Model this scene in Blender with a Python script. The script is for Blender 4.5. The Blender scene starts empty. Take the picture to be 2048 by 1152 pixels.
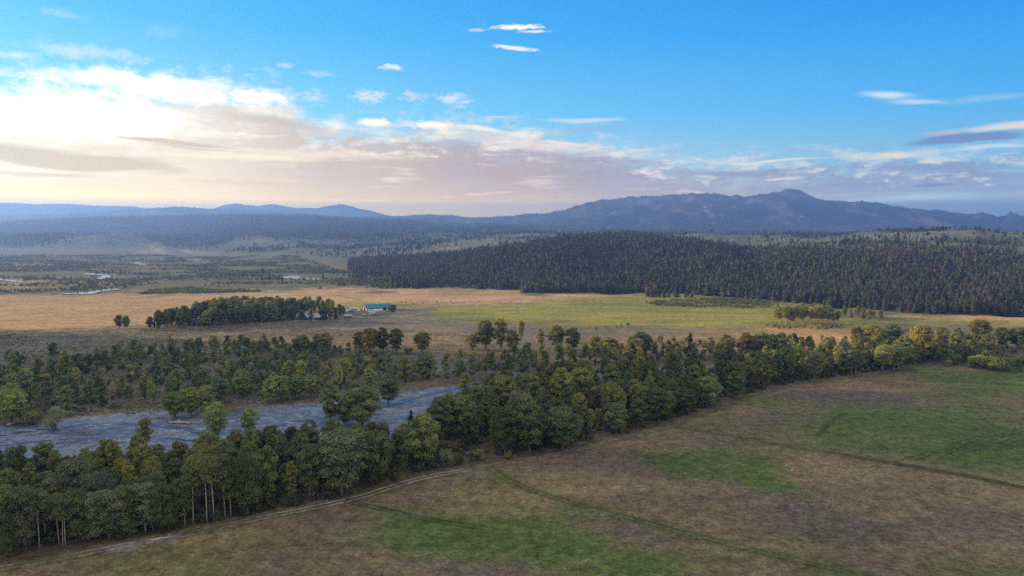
import bpy, math, random
import numpy as np
from mathutils import Vector, Matrix

random.seed(7)
rng = np.random.default_rng(7)
R = math.radians
scene = bpy.context.scene
COL = scene.collection

# ------------------------------------------------------------------ camera geometry
F, CX, CY, CH = 1365.0, 1024.0, 576.0, 75.0
PITCH = R(5.07)
CP, SP = math.cos(PITCH), math.sin(PITCH)
SUN_AZ, SUN_EL = R(-75.0), R(10.5)
EXPO = 1.25


def ground_pt(px, py, z=0.0):
    """the point at height z that the photo shows at (px, py)"""
    a, b = (px - CX) / F, (py - CY) / F
    dx, dy, dz = a, CP - b * SP, -SP - b * CP
    t = (z - CH) / dz
    return dx * t, dy * t


def project(x, y, z):
    h = CH - z
    fw = y * CP + h * SP
    fw = np.where(fw < 1.0, 1.0, fw)
    return CX + F * x / fw, CY + F * (h * CP - y * SP) / fw


def z_from(py, Y):
    t = (np.asarray(py, float) - CY) / F
    return CH - Y * (t * CP + SP) / (CP - t * SP)


# ------------------------------------------------------------------ noise
def _hash(ix, iy, seed):
    h = (ix.astype(np.int64) * 374761393 + iy.astype(np.int64) * 668265263 + seed * 974711) & 0xFFFFFFFF
    h = ((h ^ (h >> 13)) * 1274126177) & 0xFFFFFFFF
    h = ((h ^ (h >> 16)) * 2246822519) & 0xFFFFFFFF
    return ((h ^ (h >> 15)) & 0xFFFFFF) / float(0xFFFFFF)


def vnoise(x, y, seed=0):
    ix, iy = np.floor(x), np.floor(y)
    fx, fy = x - ix, y - iy
    fx, fy = fx * fx * (3 - 2 * fx), fy * fy * (3 - 2 * fy)
    a, b = _hash(ix, iy, seed), _hash(ix + 1, iy, seed)
    c, d = _hash(ix, iy + 1, seed), _hash(ix + 1, iy + 1, seed)
    return (a + (b - a) * fx) * (1 - fy) + (c + (d - c) * fx) * fy


def fbm(x, y, octv=4, seed=0):
    s, amp, tot = 0.0, 1.0, 0.0
    for k in range(octv):
        s = s + amp * vnoise(x * 2 ** k + 17.3 * k, y * 2 ** k - 9.1 * k, seed + k)
        tot += amp
        amp *= 0.5
    return s / tot


def sstep(a, b, x):
    t = np.clip((x - a) / (b - a), 0, 1)
    return t * t * (3 - 2 * t)


def poly_sd(px, py, poly, xs=1.0, ys=1.0):
    """signed distance (inside > 0), the axes scaled by xs, ys"""
    P = np.array(poly, float) * [xs, ys]
    X, Y = px * xs, py * ys
    inside = np.zeros(X.shape, bool)
    dmin = np.full(X.shape, 1e18)
    n = len(P)
    for i in range(n):
        x0, y0 = P[i]
        x1, y1 = P[(i + 1) % n]
        ex, ey = x1 - x0, y1 - y0
        L = ex * ex + ey * ey + 1e-12
        t = np.clip(((X - x0) * ex + (Y - y0) * ey) / L, 0, 1)
        dmin = np.minimum(dmin, (X - x0 - t * ex) ** 2 + (Y - y0 - t * ey) ** 2)
        c = ((y0 > Y) != (y1 > Y)) & (X < ex * (Y - y0) / (ey if abs(ey) > 1e-12 else 1e-12) + x0)
        inside ^= c
    d = np.sqrt(dmin)
    return np.where(inside, d, -d)


def line_d(X, Y, pts):
    dmin = np.full(X.shape, 1e18)
    for (x0, y0), (x1, y1) in zip(pts[:-1], pts[1:]):
        ex, ey = x1 - x0, y1 - y0
        L = ex * ex + ey * ey + 1e-12
        t = np.clip(((X - x0) * ex + (Y - y0) * ey) / L, 0, 1)
        dmin = np.minimum(dmin, (X - x0 - t * ex) ** 2 + (Y - y0 - t * ey) ** 2)
    return np.sqrt(dmin)


# ------------------------------------------------------------------ mesh + object helpers
def mesh_np(name, V, faces, mats, col=None, matidx=None, smooth=False):
    """faces: list of (m, k) int arrays"""
    V = np.asarray(V, np.float32)
    if isinstance(faces, np.ndarray):
        faces = [faces]
    faces = [np.asarray(f, np.int32) for f in faces if len(f)]
    me = bpy.data.meshes.new(name)
    me.vertices.add(len(V))
    me.vertices.foreach_set("co", V.ravel())
    tot = np.concatenate([np.full(len(f), f.shape[1], np.int32) for f in faces])
    loops = np.concatenate([f.ravel() for f in faces])
    me.loops.add(len(loops))
    me.loops.foreach_set("vertex_index", loops)
    me.polygons.add(len(tot))
    start = np.concatenate([[0], np.cumsum(tot)[:-1]]).astype(np.int32)
    me.polygons.foreach_set("loop_start", start)
    me.polygons.foreach_set("loop_total", tot)
    if matidx is not None:
        me.polygons.foreach_set("material_index", np.asarray(matidx, np.int32))
    me.polygons.foreach_set("use_smooth", np.full(len(tot), smooth, bool))
    me.update(calc_edges=True)
    if col is not None:
        c = np.ones((len(V), 4), np.float32)
        c[:, :3] = col
        at = me.attributes.new("Col", "FLOAT_COLOR", "POINT")
        at.data.foreach_set("color", c.ravel())
    for m in (mats if isinstance(mats, (list, tuple)) else [mats]):
        me.materials.append(m)
    me.validate()
    return me


def link(name, me, parent=None, loc=None):
    o = bpy.data.objects.new(name, me)
    COL.objects.link(o)
    if parent is not None:
        o.parent = parent
    if loc is not None:
        o.location = loc
    return o


def tag(o, label=None, cat=None, group=None, kind=None):
    if label:
        o["label"] = label
    if cat:
        o["category"] = cat
    if group:
        o["group"] = group
    if kind:
        o["kind"] = kind
    return o


class MB:
    """collects boxes, prisms and tubes into one mesh"""

    def __init__(s):
        s.V, s.Fq, s.n = [], [], 0

    def add(s, V, Fs):
        V = np.asarray(V, float)
        s.V.append(V)
        for f in Fs:
            s.Fq.append([i + s.n for i in f])
        s.n += len(V)
        return s

    def box(s, x0, x1, y0, y1, z0, z1):
        V = [(x, y, z) for z in (z0, z1) for y in (y0, y1) for x in (x0, x1)]
        return s.add(V, [(0, 2, 3, 1), (4, 5, 7, 6), (0, 1, 5, 4), (1, 3, 7, 5), (3, 2, 6, 7), (2, 0, 4, 6)])

    def prism(s, prof, y0, y1):
        """profile in xz extruded along y"""
        n = len(prof)
        V = [(x, y0, z) for x, z in prof] + [(x, y1, z) for x, z in prof]
        Fs = [tuple(range(n)), tuple(range(2 * n - 1, n - 1, -1))]
        for i in range(n):
            j = (i + 1) % n
            Fs.append((i, i + n, j + n, j))
        return s.add(V, Fs)

    def tube(s, pts, rad, k=6):
        pts = [np.array(p, float) for p in pts]
        V, Fs = [], []
        for i, p in enumerate(pts):
            d = pts[min(i + 1, len(pts) - 1)] - pts[max(i - 1, 0)]
            d /= np.linalg.norm(d) + 1e-9
            a = np.cross(d, [0.3, 0.9, 0.1])
            a /= np.linalg.norm(a) + 1e-9
            b = np.cross(d, a)
            for q in range(k):
                t = 2 * math.pi * q / k
                V.append(p + rad[i] * (a * math.cos(t) + b * math.sin(t)))
        for i in range(len(pts) - 1):
            for q in range(k):
                r = (q + 1) % k
                Fs.append((i * k + q, i * k + r, (i + 1) * k + r, (i + 1) * k + q))
        Fs.append(tuple(range(k - 1, -1, -1)))
        Fs.append(tuple((len(pts) - 1) * k + q for q in range(k)))
        return s.add(V, Fs)

    def wheel(s, x, y, r, w, k=12):
        V, Fs = [], []
        for sx in (-w / 2, w / 2):
            for q in range(k):
                t = 2 * math.pi * q / k
                V.append((x + r * math.cos(t), y + sx, r + r * math.sin(t)))
        Fs.append(tuple(range(k)))
        Fs.append(tuple(range(2 * k - 1, k - 1, -1)))
        for q in range(k):
            t = (q + 1) % k
            Fs.append((q, q + k, t + k, t))
        return s.add(V, Fs)

    def mesh(s, name, mat, smooth=False):
        me = bpy.data.meshes.new(name)
        me.from_pydata(np.concatenate(s.V).tolist(), [], s.Fq)
        me.materials.append(mat)
        if smooth:
            me.polygons.foreach_set("use_smooth", np.ones(len(me.polygons), bool))
        me.update()
        return me

    def build(s, name, mat, parent=None, smooth=False):
        return link(name, s.mesh(name, mat, smooth), parent)


# ------------------------------------------------------------------ materials
class NT:
    def __init__(s, tree):
        s.t = tree
        tree.nodes.clear()

    def n(s, kind, **kw):
        nd = s.t.nodes.new(kind)
        for k, v in kw.items():
            setattr(nd, k, v)
        return nd

    def put(s, sock, v):
        if isinstance(v, bpy.types.NodeSocket):
            s.t.links.new(v, sock)
        elif v is not None:
            sock.default_value = v

    def math(s, op, a, b=None, c=None, clamp=False):
        nd = s.n("ShaderNodeMath", operation=op, use_clamp=clamp)
        for i, v in enumerate((a, b, c)):
            if v is not None:
                s.put(nd.inputs[i], v)
        return nd.outputs[0]

    def vec(s, op, a, b=None, c=None):
        nd = s.n("ShaderNodeVectorMath", operation=op)
        for i, v in enumerate((a, b, c)):
            if v is not None:
                s.put(nd.inputs[i], v)
        return nd.outputs["Value"] if op in ("LENGTH", "DOT_PRODUCT", "DISTANCE") else nd.outputs[0]

    def mix(s, f, a, b, blend="MIX"):
        nd = s.n("ShaderNodeMix", data_type="RGBA", blend_type=blend)
        nd.clamp_factor = True
        s.put(nd.inputs[0], f)
        s.put(nd.inputs[6], a if isinstance(a, bpy.types.NodeSocket) else (*a, 1.0))
        s.put(nd.inputs[7], b if isinstance(b, bpy.types.NodeSocket) else (*b, 1.0))
        return nd.outputs[2]

    def noise(s, vec, scale, detail=4.0, rough=0.55, dist=0.0):
        nd = s.n("ShaderNodeTexNoise")
        s.put(nd.inputs["Vector"], vec)
        nd.inputs["Scale"].default_value = scale
        nd.inputs["Detail"].default_value = detail
        nd.inputs["Roughness"].default_value = rough
        nd.inputs["Distortion"].default_value = dist
        return nd.outputs[0]

    def rng(s, v, a, b, c, d, smooth=False):
        nd = s.n("ShaderNodeMapRange", interpolation_type="SMOOTHSTEP" if smooth else "LINEAR")
        s.put(nd.inputs[0], v)
        for i, q in enumerate((a, b, c, d)):
            nd.inputs[i + 1].default_value = q
        return nd.outputs[0]

    def gain(s, col, k):
        """colour times a scalar socket"""
        return s.vec("SCALE", col) if k is None else s._scale(col, k)

    def _scale(s, col, k):
        nd = s.n("ShaderNodeVectorMath", operation="SCALE")
        s.put(nd.inputs[0], col)
        s.put(nd.inputs["Scale"], k)
        return nd.outputs[0]


def material(name):
    m = bpy.data.materials.new(name)
    m.use_nodes = True
    return m, NT(m.node_tree)


def finish(nt, col, rough=0.85, spec=0.2, bump=None, bstr=0.3, bdist=0.3, metallic=0.0, transl=None):
    p = nt.n("ShaderNodeBsdfPrincipled")
    nt.put(p.inputs["Base Color"], col if isinstance(col, bpy.types.NodeSocket) else (*col, 1))
    nt.put(p.inputs["Roughness"], rough)
    p.inputs["Specular IOR Level"].default_value = spec
    p.inputs["Metallic"].default_value = metallic
    if bump is not None:
        b = nt.n("ShaderNodeBump")
        b.inputs["Strength"].default_value = bstr
        b.inputs["Distance"].default_value = bdist
        nt.put(b.inputs["Height"], bump)
        nt.put(p.inputs["Normal"], b.outputs[0])
    out = nt.n("ShaderNodeOutputMaterial")
    if transl:
        tr = nt.n("ShaderNodeBsdfTranslucent")
        nt.put(tr.inputs[0], col)
        mx = nt.n("ShaderNodeMixShader")
        mx.inputs[0].default_value = transl
        nt.t.links.new(p.outputs[0], mx.inputs[1])
        nt.t.links.new(tr.outputs[0], mx.inputs[2])
        nt.t.links.new(mx.outputs[0], out.inputs[0])
    else:
        nt.t.links.new(p.outputs[0], out.inputs[0])


def simple_mat(name, col, rough=0.7, spec=0.3, var=0.25, scale=1.5, metallic=0.0, stretch=(1, 1, 1)):
    """a base colour with wear: two scales of noise"""
    m, nt = material(name)
    tc = nt.n("ShaderNodeTexCoord").outputs["Object"]
    v = nt.vec("MULTIPLY", tc, stretch)
    n1 = nt.noise(v, scale, 5)
    k = nt.rng(n1, 0.25, 0.75, 1 - var, 1 + var)
    c = nt._scale((col[0], col[1], col[2]), k)
    finish(nt, c, rough, spec, n1, 0.15, 0.05, metallic)
    return m


def foliage_mat(name, transl=0.3):
    m, nt = material(name)
    a = nt.n("ShaderNodeAttribute", attribute_name="Col").outputs["Color"]
    oc = nt.n("ShaderNodeObjectInfo").outputs["Color"]
    c = nt.mix(1.0, a, oc, "MULTIPLY")
    finish(nt, c, 0.75, 0.12, transl=transl)
    return m


def ground_mat(name, fine=1.0, bstr=0.5):
    """regional colour from the mesh; clods, tufts and streaks from noise"""
    m, nt = material(name)
    pos = nt.n("ShaderNodeNewGeometry").outputs["Position"]
    a = nt.n("ShaderNodeAttribute", attribute_name="Col").outputs["Color"]
    v = nt.vec("MULTIPLY", pos, (1.0, 1.0, 0.2))
    n0 = nt.noise(v, 0.8 * fine, 4, 0.75)
    n1 = nt.noise(v, 0.28 * fine, 4, 0.6)
    n2 = nt.noise(v, 0.035 * fine, 5, 0.6)
    k = nt.math("MULTIPLY", nt.rng(n0, 0.3, 0.7, 0.5, 1.5), nt.rng(n1, 0.3, 0.7, 0.62, 1.38))
    k = nt.math("MULTIPLY", k, nt.rng(n2, 0.3, 0.7, 0.85, 1.15))
    c = nt._scale(a, k)
    n3 = nt.noise(nt.vec("ADD", v, (31.0, 7.0, 0.0)), 0.16 * fine, 4, 0.65)
    c = nt.mix(nt.rng(n3, 0.42, 0.68, 0.0, 0.45), c, nt.mix(1.0, c, (1.05, 1.12, 0.72), "MULTIPLY"))
    n4 = nt.noise(nt.vec("ADD", v, (-11.0, 57.0, 0.0)), 0.09 * fine, 4, 0.65)
    c = nt.mix(nt.rng(n4, 0.45, 0.7, 0.0, 0.5), c, nt.mix(1.0, c, (1.12, 0.86, 0.84), "MULTIPLY"))
    finish(nt, c, 0.95, 0.05, nt.math("ADD", n0, n1), bstr, 0.35)
    return m


M_GROUND = ground_mat("ground_cover")
M_HILL = ground_mat("hillside_cover", 0.06, 0.8)
M_LEAF = foliage_mat("foliage", 0.38)
M_NEEDLE = foliage_mat("needles", 0.12)
M_BARK = simple_mat("grey_bark", (0.16, 0.13, 0.10), 0.9, 0.1, 0.4, 2.5, stretch=(1, 1, 0.25))
M_PALE = simple_mat("pale_bark", (0.38, 0.355, 0.33), 0.8, 0.15, 0.55, 0.8, stretch=(1, 1, 0.6))
M_DEAD = simple_mat("weathered_wood", (0.42, 0.40, 0.38), 0.85, 0.1, 0.25, 2.0)
M_REDBARK = simple_mat("reddish_bark", (0.58, 0.38, 0.27), 0.9, 0.1, 0.3, 1.5)

# ------------------------------------------------------------------ terrain
# per photo column: depth (m) and height of base, crest, bench, far bench, far ridge, foot of mountains
COLS = [-900, -300, 0, 120, 200, 300, 380, 480, 600, 700, 850, 1000, 1150, 1250, 1350, 1420, 1500, 1650, 1800, 1950, 2048, 2400, 3000]
T = {
    -900: (2250, (2500, 482), (2700, 474), (3200, 472), (4200, 450), 470),
    -300: (2250, (2500, 482), (2700, 474), (3200, 472), (4200, 450), 470),
    0: (2300, (2520, 484), (2700, 477), (3200, 474), (4200, 447), 470),
    120: (2300, (2450, 478), (2650, 470), (3200, 476), (4200, 440), 470),
    200: (2300, (2440, 474), (2620, 467), (3200, 477), (4200, 437), 470),
    300: (2300, (2460, 484), (2680, 475), (3200, 476), (4200, 435), 470),
    380: (1700, (1950, 509), (2600, 484), (3200, 470), (4200, 433), 470),
    480: (1560, (1800, 503), (2450, 480), (3100, 462), (4200, 431), 470),
    600: (1400, (1700, 504), (2200, 482), (2900, 464), (4200, 434), 470),
    700: (1120, (1500, 520), (1900, 498), (2700, 470), (4200, 438), 470),
    850: (957, (1250, 517), (1800, 493), (2600, 470), (4200, 444), 470),
    1000: (840, (1150, 506), (1750, 484), (2600, 467), (4200, 451), 470),
    1150: (820, (1150, 485), (1700, 485), (2600, 467), (4200, 459), 470),
    1250: (800, (1150, 480), (1650, 486), (2600, 468), (4200, 462), 470),
    1350: (790, (1120, 485), (1650, 477), (2600, 470), (4200, 464), 471),
    1420: (760, (1060, 499), (1600, 475), (2600, 471), (4200, 465), 472),
    1500: (731, (1000, 524), (1600, 478), (2600, 472), (4200, 466), 473),
    1650: (672, (950, 514), (1500, 478), (2600, 473), (4200, 468), 474),
    1800: (615, (900, 509), (1450, 468), (2600, 473), (4200, 470), 475),
    1950: (594, (870, 511), (1400, 463), (2600, 474), (4200, 471), 475),
    2048: (594, (860, 514), (1400, 469), (2600, 474), (4200, 471), 475),
    2400: (594, (850, 514), (1400, 470), (2600, 474), (4200, 471), 475),
    3000: (594, (850, 514), (1400, 470), (2600, 474), (4200, 471), 475),
}
ND = np.zeros((len(COLS), 7))
NZ = np.zeros((len(COLS), 7))
for i, c in enumerate(COLS):
    b, c1, c2, c3, c4, e = T[c]
    ND[i] = [b, c1[0], c2[0], c3[0], c4[0], 5600, 6200]
    NZ[i] = [0] + [float(z_from(p, d)) for d, p in (c1, c2, c3, c4)] + [float(z_from(e, 5000)), 15.0]

AZ = np.radians(np.concatenate([np.linspace(-180, -62, 45)[:-1], np.linspace(-62, -40, 55)[:-1], np.linspace(-40, 40, 680)[:-1],
                                np.linspace(40, 62, 30)[:-1], np.linspace(62, 180, 30)]))
DD = np.concatenate([np.linspace(2, 88, 24), np.geomspace(92, 6200, 700)])
A2, D2 = np.meshgrid(AZ, DD, indexing="ij")
GX, GY = D2 * np.sin(A2), D2 * np.cos(A2)
SHADE_HILL_H = 300.0  # height of the added, unseen hill that casts the foreground shade

RIVER = [(-150, 858), (0, 850), (60, 846), (130, 838), (220, 826), (330, 820), (420, 824), (520, 816), (600, 806), (700, 800), (760, 796), (830, 780), (900, 772),
         (960, 764), (1040, 756), (1120, 749), (1180, 740), (1240, 737), (1330, 735), (1420, 732), (1500, 728), (1500, 733), (1420, 740), (1330, 745),
         (1240, 752), (1180, 755), (1120, 761), (1050, 772), (960, 790), (905, 808), (850, 862), (790, 885), (650, 880), (560, 885), (440, 893), (300, 905), (100, 915), (0, 925), (-150, 940)]
WATERS = {  # photo outlines of open water on the valley floor
    "meander": [(165, 546), (195, 546), (222, 548), (222, 554), (208, 558), (178, 558), (200, 554), (204, 550), (175, 549)],
    "slough": [(113, 588), (150, 584), (196, 579), (236, 576), (238, 579), (200, 583), (190, 587), (150, 588)],
    "creek": [(-60, 555), (0, 556), (25, 559), (52, 563), (52, 565), (25, 563), (0, 560), (-60, 559)],
    "bend": [(562, 553), (585, 551), (605, 552), (600, 555), (640, 557), (640, 560), (590, 558), (565, 556)],
    "pond": [(1196, 583), (1215, 578), (1240, 577), (1268, 578), (1285, 581), (1262, 586), (1225, 588), (1200, 587)],
    "backwater": [(1630, 606), (1660, 607), (1685, 611), (1688, 616), (1660, 615), (1640, 611)],
    "oxbow": [(1990, 629), (2010, 625), (2060, 622), (2120, 622), (2120, 632), (2048, 632), (2010, 632)],
    "far_reach": [(255, 524), (270, 523), (292, 528), (292, 531), (276, 529)],
    "far_channel": [(372, 517), (396, 518), (404, 521), (396, 522), (374, 520)],
}


def warp(x, y, amp, s=1.0, seed=3):
    return (fbm(x * s, y * s, 3, seed) - 0.5) * amp, (fbm(x * s + 91.7, y * s + 13.1, 3, seed + 9) - 0.5) * amp


def world_poly(poly):
    return [ground_pt(*p) for p in poly]


def build_heights():
    pxc = CX + F * np.tan(np.clip(A2, -1.0, 1.0))
    ye = D2 * np.cos(np.clip(A2, -R(42), R(42)))
    wob = (fbm(GX / 260, GY / 260, 4, 5) - 0.5) * 2
    pxc = pxc + wob * 28
    z = np.zeros_like(GX)
    nd = [np.interp(pxc, COLS, ND[:, k]) for k in range(7)]
    nz = [np.interp(pxc, COLS, NZ[:, k]) for k in range(7)]
    yy = ye + wob * 0.035 * ye * sstep(500, 900, ye)
    for k in range(6):
        t = (yy - nd[k]) / (nd[k + 1] - nd[k])
        m = (t >= 0) & (t < 1)
        ts = t + 0.5 * (t * t * (3 - 2 * t) - t)
        z = np.where(m, nz[k] + (nz[k + 1] - nz[k]) * ts, z)
    z = np.where(yy >= nd[6], nz[6], z)
    ker = np.hanning(15)
    ker /= ker.sum()
    pad = np.pad(z, ((0, 0), (7, 7)), mode="edge")
    z = sum(ker[i] * pad[:, i:i + z.shape[1]] for i in range(15))
    hill = sstep(3, 40, z)
    z += hill * (fbm(GX / 90, GY / 90, 4, 21) - 0.5) * np.clip(z * 0.2, 0, 12)
    z += sstep(4, 30, z) * ((fbm(GX / 170 + 3, GY / 130, 3, 25) - 0.5) * 26 + (fbm(GX / 55 + 3, GY / 60, 2, 26) - 0.5) * 6) * np.where(D2 < 1900, 1.0, 0.8)
    behind = np.abs(A2) > R(64)
    z = np.where(behind, z * sstep(R(110), R(64), np.abs(A2)), z)
    # the gentle swell of the meadow
    z += (fbm(GX / 60, GY / 60, 3, 31) - 0.5) * 0.9 * np.exp(-D2 / 320.0)
    # added hill out of view to the west, put there to shade river and meadow
    wx = GX + (fbm(GX / 200, GY / 200, 3, 41) - 0.5) * 60
    wy = GY + (fbm(GX / 240 + 5, GY / 240, 3, 43) - 0.5) * 50
    w = sstep(-930, -1110, wx) * sstep(718, 650, wy) * sstep(-2600, -1700, wx) * sstep(-2200, -1500, wy)
    z += SHADE_HILL_H * w * (0.9 + 0.2 * fbm(GX / 160, GY / 160, 4, 47))
    # river bed and ponds
    near = (D2 < 1200) & (np.abs(A2) < R(60))
    rv = poly_sd(GX, GY, world_poly(RIVER))
    rv = rv + (fbm(GX / 9, GY / 9, 3, 51) - 0.5) * 7
    z = np.where(near, z * (1 - sstep(-6, 2, rv)) - 0.7 * sstep(-3, 4, rv), z)
    water = np.full(GX.shape, -1e9)
    for nm, pl in WATERS.items():
        w_ = poly_sd(GX, GY, world_poly(pl))
        water = np.maximum(water, w_)
    z = np.where(water > -16, z * sstep(-4, -14, water) - 1.1 * sstep(-10, -2, water), z)
    return z, rv, water


GZ, RV, WT = build_heights()
_la = AZ
_ld = DD


def H(x, y):
    """terrain height by bilinear lookup"""
    x, y = np.asarray(x, float), np.asarray(y, float)
    a, d = np.arctan2(x, y), np.hypot(x, y)
    ia = np.clip(np.searchsorted(_la, a) - 1, 0, len(_la) - 2)
    idd = np.clip(np.searchsorted(_ld, d) - 1, 0, len(_ld) - 2)
    fa = np.clip((a - _la[ia]) / (_la[ia + 1] - _la[ia]), 0, 1)
    fd = np.clip((d - _ld[idd]) / (_ld[idd + 1] - _ld[idd]), 0, 1)
    return (GZ[ia, idd] * (1 - fa) * (1 - fd) + GZ[ia + 1, idd] * fa * (1 - fd) + GZ[ia, idd + 1] * (1 - fa) * fd + GZ[ia + 1, idd + 1] * fa * fd)


# ------------------------------------------------------------------ ground colours (reflectance of the cover; the river bed adds a painted sky tint)
C_DRY = (0.186, 0.147, 0.089)
C_STRAW = (0.28, 0.20, 0.12)
C_GREEN = (0.105, 0.14, 0.044)
C_PURP = (0.15, 0.117, 0.092)
C_GREY = (0.13, 0.115, 0.09)
C_SAGE = (0.175, 0.16, 0.118)
C_SCRUB = (0.15, 0.128, 0.092)
C_GOLD = (0.42, 0.283, 0.142)
C_PINK = (0.50, 0.31, 0.19)
C_YELG = (0.27, 0.258, 0.062)
C_WET = (0.128, 0.128, 0.06)
C_FARG = (0.155, 0.15, 0.095)
C_BENCH = (0.14, 0.15, 0.098)
C_WOOD = (0.055, 0.062, 0.042)
C_GRAV_SKY = (0.155, 0.20, 0.285)  # gravel with the sky reflection of shallow water painted in as blue
C_TRACK = (0.29, 0.26, 0.22)
C_UNDER = (0.10, 0.085, 0.05)

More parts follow.
